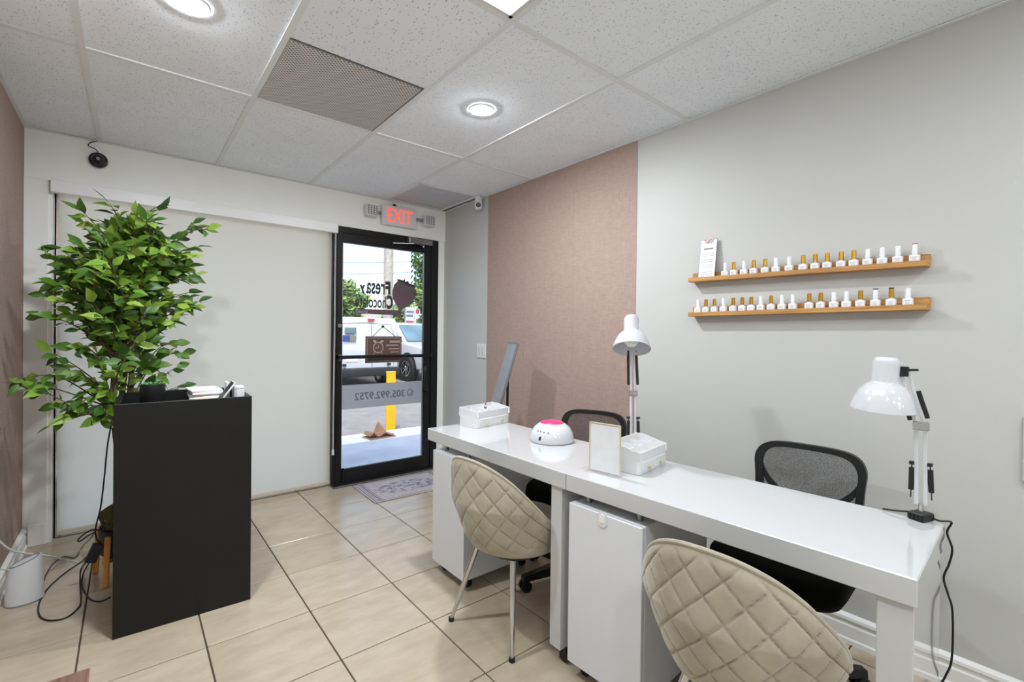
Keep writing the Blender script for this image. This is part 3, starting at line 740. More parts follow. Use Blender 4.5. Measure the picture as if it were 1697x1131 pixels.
# ================================================================== OFFICE CHAIRS
def office_chair(label, loc, rz, base_rot, bw=.372, bh=.372, dz=.035):
    """local: faces -x (towards the desk); back at +x"""
    c = thing('office_chair', label, 'chair', loc, rz, 'black mesh office chairs between desks and wall')
    for k in range(5):
        a = base_rot+2*PI*k/5; d = Vector((math.cos(a), math.sin(a), 0)); bm = B()
        n = Vector((-d.y, d.x, 0)); pr = []
        p = [Vector((0, 0, .085))+d*.03, d*.29+Vector((0, 0, .062))]
        for q, w, h in ((p[0], .026, .026), (p[0].lerp(p[1], .5), .022, .02), (p[1], .017, .013)):
            pr.append([bm.verts.new(q+n*sx*w+Vector((0, 0, sz*h))) for sx, sz in ((-1, -1), (1, -1), (.8, 1), (-.8, 1))])
        for r_, s_ in zip(pr, pr[1:]):
            for m in range(4): bm.faces.new((r_[m], r_[(m+1) % 4], s_[(m+1) % 4], s_[m]))
        bm.faces.new(pr[0][::-1]); bm.faces.new(pr[-1]); arm = mk('base_arm', bm, 'black_plastic', c)
        bm = B(); t = d*.275
        for s in (-1, 1): cyl(bm, t+n*s*.008+Vector((0, 0, .026)), t+n*s*.022+Vector((0, 0, .026)), .026, 18)
        cyl(bm, t+Vector((0, 0, .03)), t+Vector((0, 0, .055)), .012, 12); mk('caster', bm, 'black_plastic', arm, True)
    mk('gas_lift', lathe(B(), [(0, .06), (.045, .06), (.045, .11), (.028, .13), (.028, .25), (.018, .25), (.018, .316+dz), (0, .316+dz)], 24), 'black_plastic', c, True)
    mk('seat_plate', box(B(), -.14, .14, -.11, .11, .315+dz, .3715+dz, .008, 1), 'black_plastic', c)
    # seat: rounded waterfall cushion
    bm = B(); sp = [(x, y) for x, y in rrect(.44, .41, .10, 8)]; L = []
    for z, k in ((.372, .80), (.376, .92), (.41, 1.0), (.452, .985), (.466, .93), (.470, .80), (.470, .4)):
        L.append([bm.verts.new((x*k, y*k, z+dz-(.02*max(0, -x*k-.10)/.12 if z > .42 else 0))) for x, y in sp])
    for a, b in zip(L, L[1:]):
        for m in range(len(sp)): bm.faces.new((a[m], a[(m+1) % len(sp)], b[(m+1) % len(sp)], b[m]))
    bm.faces.new(L[0][::-1]); bm.faces.new(L[-1]); mk('seat', bm, 'black_fabric', c, True, 70)
    # back: frame ring, mesh, V brace
    zb, X0 = .41+dz, .235
    tp = spline([(0, 0, bh), (bw*.36, 0, bh-.008), (bw*.49, 0, bh-.055), (bw*.485, 0, bh*.62), (bw*.46, 0, bh*.25), (bw*.40, 0, 0), (0, 0, -.02), (-bw*.40, 0, 0), (-bw*.46, 0, bh*.25), (-bw*.485, 0, bh*.62), (-bw*.49, 0, bh-.055), (-bw*.36, 0, bh-.008)], 6, True)
    def P(p, off=0): u = p.x; return Vector((X0+.02-.6*u*u*.8+.05*(p.z/bh)**2*.6+off, u, zb+p.z))
    bm = B(); m = len(tp)
    inner = [Vector((p.x*.86, 0, bh*.5+(p.z-bh*.5)*.89)) for p in tp]
    rings = [[bm.verts.new(P(q, o)) for q in src] for src, o in ((tp, -.012), (tp, .012), (inner, .009), (inner, -.009))]
    for r_ in range(4):
        a, b = rings[r_], rings[(r_+1) % 4]
        for k in range(m): bm.faces.new((a[k], a[(k+1) % m], b[(k+1) % m], b[k]))
    mk('back_frame', bm, 'black_plastic', c, True, 50)
    bm = B(); N = 10; prev = None
    cen = Vector((0, 0, bh*.5))
    for k in range(N+1):
        t = k/N*1.03
        if k == 0: ring = [bm.verts.new(P(cen))]
        else: ring = [bm.verts.new(P(cen+(q-cen)*t)) for q in inner]
        if prev:
            for i in range(m):
                if len(prev) == 1: bm.faces.new((prev[0], ring[i], ring[(i+1) % m]))
                else: bm.faces.new((prev[i], ring[i], ring[(i+1) % m], prev[(i+1) % m]))
        prev = ring
    mk('back_mesh', bm, 'chair_mesh', c, True)
    for s in (-1, 1):
        pts = spline([(s*bw*.46, 0, bh*.80), (s*bw*.40, 0, bh*.60), (s*bw*.22, 0, bh*.40), (s*bw*.06, 0, bh*.25), (0, 0, bh*.12)], 6)
        bm = B(); rr_ = []
        for q in pts:
            rr_.append([bm.verts.new(P(Vector((q.x+dx, 0, q.z+dz)), o)) for dx, dz, o in ((0, .017, .008), (0, .017, .018), (0, -.017, .018), (0, -.017, .008))])
        for a, b in zip(rr_, rr_[1:]):
            for k in range(4): bm.faces.new((a[k], a[(k+1) % 4], b[(k+1) % 4], b[k]))
        bm.faces.new(rr_[0][::-1]); bm.faces.new(rr_[-1]); mk('back_brace', bm, 'black_plastic', c, True)
    mk('back_bracket', tube(B(), spline([(.08, 0, .345+dz), (.24, 0, .345+dz), (.285, 0, .42+dz), (.283, 0, zb+bh*.22)], 6), .018, 10), 'black_plastic', c, True)
    return c
office_chair('black mesh office chair behind the desk with the nail lamp, against the pink wallpaper', (1.765, 1.603, 0), math.radians(20), math.radians(146))
office_chair('black mesh office chair behind the desk with the clamp lamp on its corner', (1.80, .648, 0), math.radians(4), math.radians(-42))

# ================================================================== DESK LAMPS
def shade_bm(bm, M, R=.078):
    k = R/.078
    out = [(.026, .150), (.030, .143), (.0315, .135), (.032, .085), (.034, .078), (.046, .070), (.060, .052), (.070, .030), (.0765, .008), (.078, 0)]
    inn = [(.076, .0005), (.0745, .008), (.068, .03), (.058, .050), (.044, .067), (.0, .074)]
    lathe(bm, [(0, .153), (.015, .1525)]+[(r*k, z) for r, z in out]+[(r*k, z) for r, z in inn], 40, M); return bm
def lamp(label, base, rz, elbow, head, axis, cords=None, jdir=None, sidev=None):
    """base, elbow, head in world metres; axis = direction of the shade opening"""
    L = thing('desk_lamp', label, 'lamp', base, 0); b = Vector(base)
    E_, Hd = Vector(elbow)-b, Vector(head)-b; ax = Vector(axis).normalized()
    R3 = Matrix.Rotation(rz, 4, 'Z')
    bm = B(); box(bm, -.024, .024, -.02, .02, .0006, .022, .003, 1, R3); 
    for k in range(4): box(bm, -.0255, -.023, -.016+.0095*k, -.010+.0095*k, .004, .019, 0, 1, R3)
    mk('clamp', bm, 'black_plastic', L)
    mk('pivot_pin', cyl(B(), (0, 0, .02), (0, 0, .045), .006, 12), 'chrome', L, True)
    side = (Hd-E_); side.z = 0
    side = side.normalized() if side.length > .01 else Vector((0, 1, 0))
    if sidev: side = Vector(sidev).normalized()
    nrm = Vector((-side.y, side.x, 0))
    low0 = Vector((0, 0, .042))
    lo = mk('lower_arm', B(), 'white_enamel', L); bpy.data.objects.remove(lo)
    bm = B()
    for s in (-1, 1): bar(bm, low0+side*s*.0095, E_+side*s*.0095, .009, .009, .001)
    lo = mk('lower_arm', bm, 'white_enamel', L)
    bm = B()
    for s in (-1, 1):
        a = low0.lerp(E_, .08)+side*s*.022; c_ = low0.lerp(E_, .52)+side*s*.019
        cyl(bm, a.lerp(c_, .22), a.lerp(c_, .86), .0062, 12); cyl(bm, a, c_, .0015, 6)
        box(bm, -.008, .008, -.005, .005, -.004, .004, 0, 1, Matrix.Translation(c_))
    mk('spring', bm, 'black_plastic', lo, True)
    bm = B(); cyl(bm, E_-nrm*.014, E_+nrm*.014, .009, 16); box(bm, -.018, .018, -.009, .009, -.012, .012, .002, 1, Matrix.Translation(E_) @ Matrix.Rotation(math.atan2(side.y, side.x), 4, 'Z')); mk('elbow_joint', bm, 'chrome', L, True)
    hp = Hd - ax*.112
    J = hp + Vector(jdir) if jdir else hp - (hp-E_).normalized()*.0 + (-side*.04 if abs(side.dot(hp-E_)) > .02 else -nrm*.0+Vector((.035, 0, 0)))
    bm = B(); off = nrm*.0
    dirn = (J-E_).normalized(); q = dirn.cross(nrm).normalized()
    for s in (-1, 1): bar(bm, E_+q*s*.008, J+q*s*.008, .008, .008, .001)
    up_ = mk('upper_arm', bm, 'white_enamel', L)
    bm = B()
    for s in (-1, 1):
        a = E_.lerp(J, .12)+q*s*.019; c_ = E_.lerp(J, .62)+q*s*.017
        cyl(bm, a, c_, .0055, 12)
    mk('spring', bm, 'black_plastic', up_, True)
    bm = B(); cyl(bm, J, hp, .006, 12); bar(bm, J+Vector((0, 0, .004)), J+(J-hp).normalized()*.03+Vector((0, 0, .006)), .012, .006); box(bm, -.01, .01, -.01, .01, -.014, .014, .002, 1, Matrix.Translation(J)); mk('head_bracket', bm, 'black_plastic', L)
    Ms = (-ax).to_track_quat('Z', 'Y').to_matrix().to_4x4(); Ms.translation = Hd
    sh = mk('lamp_shade', shade_bm(B(), Ms), 'white_enamel', L, True, 50)
    mk('shade_lining', lathe(B(), [(.0745, .004), (.0725, .009), (.066, .031), (.056, .0505), (.042, .0665), (.0, .0735)], 36, Ms), 'shade_inside', sh, True, 60)
    mk('bulb', lathe(B(), [(0, .012), (.018, .016), (.0285, .028), (.029, .042), (.02, .058), (.013, .07), (.013, .0735)], 24, Ms), 'bulb_glass', L, True)
    mk('socket', lathe(B(), [(.0, .072), (.016, .0725), (.016, .066), (.0, .064)], 20, Ms), 'white_plastic', L, True)
    if cords:
        for cpts in cords: mk('power_cord', tube(B(), spline([Vector(p)-b for p in cpts], 8), .0026, 8), 'plug_black', L, True)
    return L
b2 = onz(1526, 862, ZD); e2 = Vector((1.728, .276, .985)); h2c = onx(1463, 678, 1.71)
e2p = onx(1526, 706, 1.728)
back2 = P2 + Vector((math.cos(A2)*.452, math.sin(A2)*.452, 0)) + (P3-P2)*0
def cpt(x, y, xx): p = onx(x, y, xx); return (p.x, p.y, p.z)
c2 = [[(b2.x+.02, b2.y, ZD+.014), (b2.x+.012, b2.y-.035, ZD+.006), (1.762, .222, ZD+.005), (1.775, .232, .70), cpt(1578, 910, 1.79), cpt(1573, 935, 1.80), cpt(1564, 958, 1.80), cpt(1571, 985, 1.80), cpt(1578, 1010, 1.80), cpt(1579, 1060, 1.80), cpt(1576, 1100, 1.80), cpt(1566, 1123, 1.80), cpt(1561, 1140, 1.80), (1.81, .20, .22), (1.86, .22, .02), (1.95, .25, .004), (2.2, .3, .004)],
      [(b2.x+.02, b2.y+.01, ZD+.014), (b2.x, b2.y+.05, ZD+.010), (b2.x+.005, b2.y+.085, ZD+.004)]]
lamp('white clamp desk lamp with bent arm on the desk corner', (b2.x, b2.y, ZD), math.radians(-20), e2p, h2c, (.05, .06, -1), c2)
b1 = onx(1050, 700, 1.685); b1.z = ZD
eb = onx(1049.5, 652, b1.x); tc = Vector((-.80, -.60, 0))
lamp('white clamp desk lamp standing upright behind the white drawer box with gold pulls', b1, 0, eb, onx(1046, 578, b1.x)+tc*.062, (-.34, -.26, -.9), None, (.03, .022, .0), (.6, -.8, 0))

# ================================================================== THINGS ON THE DESKS
def organizer(label, A, Bp, Cp, zh, hb):
    """white cosmetics box: A = far front corner, Bp = near front corner, Cp = near back corner on the desktop"""
    A, Bp, Cp = Vector(A), Vector(Bp), Vector(Cp); ux = (Cp-Bp); w = ux.length; ux.normalize(); uy = Vector((-ux.y, ux.x, 0)); d = abs((A-Bp).dot(uy))
    o = thing('cosmetics_box', label, 'drawer box', (Bp.x, Bp.y, ZD), math.atan2(ux.y, ux.x), 'white cosmetics drawer boxes')
    # local: x along the drawer face, y = depth away from the drawers
    zl = zh*.62
    mk('base', prism(B(), [(w/2+x, d/2+y) for x, y in rrect(w, d, .018, 5)], zl, Matrix.Translation((0, 0, .0008))), 'white_plastic', o, True)
    bm = B(); t = .004
    side = [(0, 0), (d, 0), (d, hb), (d*.72, hb*.97), (d*.18, zh*.40), (0, zh*.36)]
    for x in (0.002, w-t-.002): prism(bm, side, t, Matrix(((0, 0, 1, x), (1, 0, 0, 0), (0, 1, 0, zl+.001), (0, 0, 0, 1))))
    box(bm, .016, w-.016, .0005, t, zl+.001, zl+zh*.36); box(bm, .002, w-.002, d-t, d-.0005, zl+.001, zl+hb)
    mk('tray_wall', bm, 'white_plastic', o)
    bm = B()
    for k in (1, 2): box(bm, w*k/3-.0015, w*k/3+.0015, t, d-t, zl+.001, zl+zh*.34+.012)
    box(bm, t, w-t, d*.5-.0015, d*.5+.0015, zl+.001, zl+hb*.55); mk('divider', bm, 'white_plastic', o)
    for k in range(2):
        dr = mk('drawer', box(B(), .018+k*(w/2-.018)+.001, w/2+k*(w/2-.018)-.001, -.003, .006, .008, zl-.006, .002, 1), 'white_plastic', o)
        cx = .018+(k+.5)*(w/2-.018); bm = B(); lathe(bm, [(0, .003), (.004, .003), (.004, .010), (.0075, .011), (.0075, .014), (0, .015)], 14, Matrix.Translation((cx, 0, zl*.45)) @ Matrix.Rotation(PI/2, 4, 'X'))
        mk('knob', bm, 'gold_pull', dr, True)
    return o, w, d, zl
O1 = organizer('white drawer box holding a pink polish bottle at the desk end by the door', onz(757, 706, ZD), onz(790, 711.5, ZD), onz(845, 700, ZD), .088, .048)
O2 = organizer('white drawer box with gold pulls beside the blank sign holder', onz(1020, 772, ZD), onz(1060, 789.5, ZD), onz(1105, 768, ZD), .082, .052)
# polish bottle and black clip in the first box
pz = ZD+O1[3]+.002; pp = ony(804.5, 668, 2.06); fb = thing('polish_bottle', 'clear pink polish bottle with pointed cap standing in the white drawer box', 'bottle', (pp.x, 2.06, pz))
mk('bottle_body', lathe(B(), [(0, 0), (.0125, 0), (.0135, .004), (.0135, .026), (.006, .034), (.006, .038), (0, .038)], 20), 'pink_polish', fb, True)
mk('cap', lathe(B(), [(0, .038), (.0072, .038), (.0072, .052), (.003, .056), (.0022, .075), (0, .078)], 16), 'steel', fb, True)
q = ony(775, 674, 2.16)
mk_ = mk('nail_file_rest', box(B(), -.022, .022, -.003, .003, .001, .012, .002, 1), 'black_plastic'); tag(mk_, 'short black clip standing in the white drawer box near the polish bottle', 'clip')
mk_.location = (O1[0].location.x+.05, O1[0].location.y+.118, ZD+O1[3]+.0); mk_.rotation_euler = (0, 0, O1[0].rotation_euler.z)

# tilted panel on a floor pole behind the desk
pcx = ony(841, 660, 2.33); tp_ = thing('tilting_panel', 'slim grey panel with silver rim tilted on a black pole between desk and wall', 'panel', (pcx.x, 2.33, 0), math.radians(-26))
zt_p, zj_p = ony(845, 568, 2.33).z, ony(838, 622, 2.33).z
ang = math.radians(16); LP = .46
Mp = Matrix.Translation((-.022+math.tan(ang)*(zt_p-zj_p), 0, zt_p)) @ Matrix.Rotation(ang, 4, 'Y')
mk('rim', box(B(), -.007, .007, -.125, .125, -LP, 0, .004, 2, Mp), 'steel', tp_)
mk('back_plate', box(B(), .0072, .0085, -.115, .115, -LP+.01, -.01, 0, 1, Mp), 'grey_plastic', tp_)
mk('front_plate', box(B(), -.0085, -.0072, -.115, .115, -LP+.01, -.01, 0, 1, Mp), 'grey_plastic', tp_)
mk('pole', cyl(B(), (0, 0, .03), (0, 0, zj_p), .008, 16), 'black_plastic', tp_, True)
bm = B(); bar(bm, Vector((-.013, 0, zj_p)), Vector((.012, 0, zj_p)), .03, .018, .003); cyl(bm, (0, -.022, zj_p), (0, .022, zj_p), .014, 16); mk('tilt_joint', bm, 'black_plastic', tp_)
mk('foot', lathe(B(), [(0, .0008), (.1, .0008), (.1, .014), (.02, .03), (0, .03)], 32), 'black_plastic', tp_, True)

# nail lamp dome
dl_, dr_ = onz(879, 738, ZD), onz(951, 738, ZD); dcx = onz(914.5, 731, ZD)
nl = thing('nail_lamp', 'white dome nail lamp with bright pink top', 'nail lamp', (dcx.x, dcx.y, ZD), math.radians(12))
mk('dome', lathe(B(), [(0, .0008), (.100, .0008), (.1035, .006), (.104, .022), (.098, .046), (.084, .068), (.064, .084), (.056, .087), (.0, .087)], 48), 'white_enamel', nl, True, 60)
mk('top_disc', lathe(B(), [(.054, .0872), (.0545, .0885), (.05, .0925), (.03, .0975), (0, .099)], 40), 'pink_gloss', nl, True)
def on_dome(ang, z, r, name, mat, box_=None):
    rr_ = np.interp(z, [.006, .022, .046, .068, .084], [.1035, .104, .098, .084, .064]); p = Vector((rr_*math.cos(ang), rr_*math.sin(ang), z)); sl = Vector((math.cos(ang), math.sin(ang), .35)).normalized()
    if box_:
        M = Matrix.Translation(p) @ sl.to_track_quat('Z', 'Y').to_matrix().to_4x4(); return mk(name, box(B(), -box_[0], box_[0], -box_[1], box_[1], -.002, .0015, 0, 1, M), mat, nl)
    return mk(name, cyl(B(), p-sl*.003, p+sl*.0015, r, 14), mat, nl, True)
for k, a in enumerate((168, 178, 190, 203)): on_dome(math.radians(a), .058-.001*k, .0042, 'button', 'grey_plastic')
on_dome(math.radians(181), .028, 0, 'display', 'black_plastic', (.005, .0085))

# blank sign holder
sl0, sl1 = onz(977, 780, ZD), onz(1027, 791.5, ZD); sc0 = (sl0+sl1)/2; sa = math.atan2(sl1.y-sl0.y, sl1.x-sl0.x); sw = (sl1-sl0).length
sh_ = thing('sign_holder', 'upright acrylic sign holder with a blank white sheet', 'sign holder', (sc0.x, sc0.y, ZD), sa)
sz_h = onx(1003, 702, sc0.x+.01).z-ZD
mk('foot', box(B(), -sw/2-.012, sw/2+.004, -.03, .045, .0006, .004, .001, 1), 'acrylic', sh_)
mk('front_sheet', box(B(), -sw/2, sw/2, -.0035, -.0015, .0045, sz_h, 0, 1), 'acrylic', sh_)
mk('back_sheet', box(B(), -sw/2, sw/2, .0015, .0035, .0045, sz_h, 0, 1), 'acrylic', sh_)
mk('paper_insert', box(B(), -sw/2+.002, sw/2-.002, -.0008, .0008, .006, sz_h-.002, 0, 1), 'paper', sh_)
bm = B(); box(bm, sw/2-.0008, sw/2+.0012, -.004, .004, .0045, sz_h); box(bm, -sw/2-.0012, -sw/2+.0008, -.004, .004, .0045, sz_h); box(bm, -sw/2, sw/2, -.004, .004, sz_h-.001, sz_h+.001); mk('gold_edge', bm, 'gold_pull', sh_)

# ================================================================== WALL LEDGES WITH POLISH BOTTLES
def ledge(label, px_l, px_r, tilt_pts):
    (xa, ya), (xb, yb) = px_l, px_r
    p, q = onx(xa, ya, XR-.062), onx(xb, yb, XR-.062)             # lower front edge, far and near end
    Ln = p.y-q.y; a = math.atan2(q.z-p.z, Ln)
    t = thing('wall_ledge', label, 'shelf', (XR-.0008, p.y, p.z), 0, 'wooden wall ledges')
    t.rotation_euler = (-a, 0, 0)
    Ls = Ln/math.cos(a)
    mk('back_board', box(B(), -.016, 0, -Ls, 0, 0, .048, .0015, 1), 'shelf_wood', t)
    mk('base_board', box(B(), -.046, -.0165, -Ls, 0, 0, .013, .001, 1), 'shelf_wood', t)
    mk('front_lip', box(B(), -.062, -.0465, -Ls, 0, 0, .021, .0015, 1), 'shelf_wood', t)
    def at(y):                                                     # world point on the base board at world y
        return Vector((XR-.0315, y, p.z+(p.y-y)*math.tan(a)+.0134))
    return t, at
LU = ledge('upper wooden wall ledge with polish bottles and a bow-topped price card', (1140, 468), (1536, 440.5), None)
LL = ledge('lower wooden wall ledge filled end to end with polish bottles', (1140, 525), (1536, 513.5), None)
def bottle_parts(t, cap, tipmat):
    mk('bottle_body', prism(B(), rrect(.026, .031, .006, 4), .031), 'polish_white', t, True, 40)
    mk('shoulder', lathe(B(), [(.0115, .031), (.009, .034), (.0065, .035), (.0065, .0365), (0, .0365)], 16), 'polish_white', t, True)
    c = mk('cap', lathe(B(), [(0, .0365), (.0085, .0365), (.0078, .071), (.006, .072), (0, .072)], 18), cap, t, True)
    if tipmat: mk('cap_tip', lathe(B(), [(0, .072), (.0082, .072), (.0082, .0755), (0, .076)], 18), tipmat, c, True)
    bm = B()
    for k, (w, z) in enumerate(((.018, .022), (.012, .017), (.015, .012))): box(bm, -.0134, -.0131, -w/2, w/2, z, z+.0016)
    mk('printed_label', bm, 'print_grey', t)
protos = {}
def bottle(px, py, cap, tip, shelf, label, group):
    y = onx(px, py, XR-.0315).y; loc = shelf(y)
    if (cap, tip) not in protos:
        t = thing('nail_polish', label, 'bottle', loc, 0, group); bottle_parts(t, cap, tip); protos[(cap, tip)] = t
    else: dup(protos[(cap, tip)], loc, 0, label, group)
G, Wc = 'gold', 'polish_white'
UPB = [(1202, Wc), (1216, G), (1233, Wc), (1249, G), (1268, G), (1286, Wc), (1308, Wc), (1331, G), (1351, G), (1371, G), (1394, G), (1415, G), (1438, Wc), (1462, Wc), (1488, Wc)]
LOB = [(1157, Wc), (1170, G), (1184, G), (1199, Wc), (1215, G), (1230, G), (1245, G), (1261, Wc), (1278, G), (1296, Wc), (1314, Wc), (1341, G), (1360, G), (1382, Wc), (1403, Wc), (1426, G)]
ORD = 'first second third fourth fifth sixth seventh eighth ninth tenth eleventh twelfth thirteenth fourteenth fifteenth sixteenth'.split()
for k, (px, c) in enumerate(UPB): bottle(px, 448-(px-1202)*.085, c, None, LU[1], '%s-capped white polish bottle, %s from the price card on the upper ledge' % ('gold' if c == G else 'white', ORD[k]), '%s-capped bottles on the upper ledge' % ('gold' if c == G else 'white'))
bottle(1516, 420, Wc, 'gold', LU[1], 'white polish bottle with gold-tipped white cap at the end of the upper ledge', 'polish bottles on the upper ledge')
for k, (px, c) in enumerate(LOB): bottle(px, 505-(px-1157)*.02, c, None, LL[1], '%s-capped white polish bottle, %s from the wallpaper end of the lower ledge' % ('gold' if c == G else 'white', ORD[k]), '%s-capped bottles on the lower ledge' % ('gold' if c == G else 'white'))
bottle(1451, 498, Wc, 'black_plastic', LL[1], 'white polish bottle with black-tipped white cap on the lower ledge', 'polish bottles on the lower ledge')
bottle(1477, 497, G, 'black_plastic', LL[1], 'white polish bottle with black-tipped gold cap on the lower ledge', 'polish bottles on the lower ledge')
bottle(1505, 496, Wc, None, LL[1], 'white polish bottle with white cap next to the black-tipped gold cap, ending the lower ledge', 'polish bottles on the lower ledge')
# price card leaning on the upper ledge
ka, kb = onx(1157, 459, XR-.04), onx(1184, 455, XR-.04); kt = onx(1190, 396, XR-.012)
kw = (ka.y-kb.y); kc = LU[1]((ka.y+kb.y)/2); kh = kt.z-kc.z+.004
pc_ = thing('price_card', 'white price card with pink bow leaning on the upper wall ledge', 'card', (kc.x-.008, kc.y, kc.z+.0004)); pc_.rotation_euler = (0, .13, 0)
mk('sheet', box(B(), -.0018, 0, -kw/2, kw/2, 0, kh), 'paper', pc_)
bm = B(); e = .0012
for a in ((-kw/2, kw/2, kh-e, kh), (-kw/2, -kw/2+e, 0, kh), (kw/2-e, kw/2, 0, kh)): box(bm, -.0025, -.0004, *a)
mk('edge_line', bm, 'print_grey', pc_)
bm = B(); rr = random.Random(9)
for k in range(9): box(bm, -.0024, -.0019, -kw*.28+kw*.56*k/9, -kw*.28+kw*.56*(k+.8)/9, kh*.745, kh*.745+.005+.003*rr.random())
mk('heading_line', bm, 'print_dark', pc_)
bm = B()
for z in (.62, .57, .47, .42, .33, .28, .16, .11, .06):
    x = -kw*.34
    while x < kw*.3: w = kw*(.06+.1*rr.random()); box(bm, -.0022, -.0019, x, min(x+w, kw*.34), kh*z, kh*z+.0032); x += w+kw*.04
mk('text_line', bm, 'print_grey', pc_)
bm = B()
for s in (-1, 1): tube(bm, spline([(-.005, 0, kh-.012), (-.008, s*.012, kh+.002), (-.006, s*.022, kh-.004), (-.007, s*.012, kh-.016)], 6, True), .0028, 6, True)
lathe(bm, [(0, -.006), (.006, 0), (0, .006)], 10, Matrix.Translation((-.008, 0, kh-.011))); mk('bow', bm, 'bow_pink', pc_, True)

# ================================================================== BLACK PODIUM
A0, A1 = onz(186, 1062, 0), onz(415, 994, 0); PW = (A1-A0).length; PA = math.atan2(A1.y-A0.y, A1.x-A0.x); PD = .455; PH = .938
po = thing('reception_podium', 'tall black reception podium with open tray top', 'podium', (A0.x, A0.y, 0), PA)
mk('front_panel', box(B(), 0, PW, 0, .018, .0006, PH, .001, 1), 'black_laminate', po)
mk('side_panel', box(B(), PW-.018, PW, .0184, PD, .0006, PH, .001, 1), 'black_laminate', po)
mk('side_panel', box(B(), 0, .018, .0184, PD, .0006, PH, .001, 1), 'black_laminate', po)
mk('back_rail', box(B(), .0184, PW-.0184, PD-.018, PD, .60, PH, .001, 1), 'black_laminate', po)
mk('tray_board', box(B(), .0184, PW-.0184, .0184, PD-.0184, .862, .88, 0, 1), 'black_laminate', po)
mk('shelf', box(B(), .0184, PW-.0184, .0184, PD-.0184, .40, .418, 0, 1), 'black_laminate', po)
MP = Matrix.Translation(A0) @ Matrix.Rotation(PA, 4, 'Z')
def pod(x, y, z): return MP @ Vector((x, y, z))
ZT_ = .8805
cpos = ony(253, 655, A0.y+.19); cpos.z = ZT_
cu_ = thing('succulent_pot', 'small black pot with a green succulent on the podium tray', 'potted plant', cpos)
mk('pot', lathe(B(), [(0, 0), (.040, 0), (.046, .01), (.047, .115), (.043, .118), (.041, .105), (0, .104)], 32), 'black_plastic', cu_, True, 50)
bm = B(); rr = random.Random(2)
for k in range(26):
    a = k*2.4; r = .006+.0075*math.sqrt(k); d = Vector((math.cos(a), math.sin(a), 1.5-.04*k)).normalized(); b = Vector((math.cos(a)*r*.6, math.sin(a)*r*.6, .105))
    tube(bm, [b, b+d*.014, b+d*.026], .004, 6, rs=[.003, .0055, .0008])
mk('rosette', bm, 'succulent', cu_, True)
def flat(name, label, cat, x, y, z, w, d, h, rz, mat):
    p = pod(x, y, z); o = mk(name, box(B(), -w/2, w/2, -d/2, d/2, 0, h, min(.002, h*.2), 1), mat); o.location = p; o.rotation_euler = (0, 0, PA+rz); return tag(o, label, cat)
flat('carton', 'flat tan cardboard box lying under the white papers on the podium', 'box', .335, .23, ZT_, .12, .20, .038, .03, 'cardboard')
zz = ZT_+.0385
for k, (lb, h, m, dx) in enumerate((('lowest white leaflet pack on the tan carton', .012, 'paper', 0), ('grey folder between the white leaflet packs on the podium', .007, 'grey_plastic', -.006), ('upper white leaflet pack on the grey folder', .014, 'paper', .004), ('topmost loose white paper stack on the podium', .008, 'paper', -.004))):
    flat('leaflet_pack', lb, 'papers', .325+dx, .245, zz, .125, .17, h, .05*k-.06, m); zz += h+.0004
# phone / tablet leaning on the papers
tb = thing('tablet', 'black tablet with white edge leaning against the papers on the podium', 'tablet', pod(.345, .105, ZT_+.0), PA)
Mt = Matrix.Rotation(.62, 4, 'Y') @ Matrix.Rotation(-.0, 4, 'X')
mk('body', box(B(), -.004, .004, -.055, .035, .006, .145, .003, 2, Mt), 'white_plastic', tb); mk('screen', box(B(), -.0055, -.0041, -.052, .032, .009, .142, 0, 1, Mt), 'black_plastic', tb)
cf = thing('card_frame', 'thin white upright frame beside the small white box on the podium', 'frame', pod(.412, .20, ZT_), PA)
bm = B(); box(bm, -.006, .006, -.05, .05, .0004, .012); box(bm, -.006, .006, -.05, -.038, .012, .098); box(bm, -.006, .006, .038, .05, .012, .098); box(bm, -.006, .006, -.05, .05, .098, .11); mk('border', bm, 'white_plastic', cf)
mk('sheet', box(B(), -.002, .002, -.0385, .0385, .0118, .0985), 'paper', cf)
wb = thing('white_box', 'small white lidded box in the corner of the podium tray', 'box', pod(.448, .105, ZT_), PA)
mk('body', box(B(), -.022, .022, -.03, .03, .0004, .085, .002, 1), 'white_plastic', wb); mk('lid', box(B(), -.0225, .0225, -.0305, .0305, .0853, .098, .002, 1), 'white_plastic', wb)

# ================================================================== FICUS IN A WOODEN STAND
PT = Vector((.0, 3.04, 0))
ps = thing('plant_stand', 'wooden plant stand with round black pot behind the podium', 'plant stand', PT)
for a in (237, 147, 327, 57):
    d = Vector((math.cos(math.radians(a)), math.sin(math.radians(a)), 0)); bm = B()
    bar(bm, d*.150+Vector((0, 0, .0006)), d*.135+Vector((0, 0, .235)), .034, .024, .004); mk('leg', bm, 'stand_wood', ps)
bm = B(); bar(bm, Vector((-.09, -.075, .10)), Vector((.09, .075, .10)), .02, .02); bar(bm, Vector((-.09, .075, .078)), Vector((.09, -.075, .078)), .02, .02); mk('cross_brace', bm, 'stand_wood', ps)
pot = mk('pot', lathe(B(), [(0, .112), (.095, .112), (.108, .125), (.115, .25), (.108, .252), (.104, .235), (0, .232)], 40), 'black_plastic', ps, True, 50)
tr = thing('ficus_tree', 'tall leafy green ficus tree growing from the black pot', 'tree', (PT.x, PT.y, .2325))
TRO = Vector((PT.x, PT.y, .2325))
rng = random.Random(11)
bm = B(); lathe(bm, [(0, .0005), (.098, .0005), (.104, .03), (.108, .06), (.098, .095), (.07, .115), (.03, .122), (0, .124)], 28)
for v in bm.verts: v.co += Vector((rng.uniform(-.006, .006), rng.uniform(-.006, .006), rng.uniform(-.008, .012) if v.co.z > .01 else 0))
mk('moss', bm, 'moss', tr, True, 80)
bm = B()
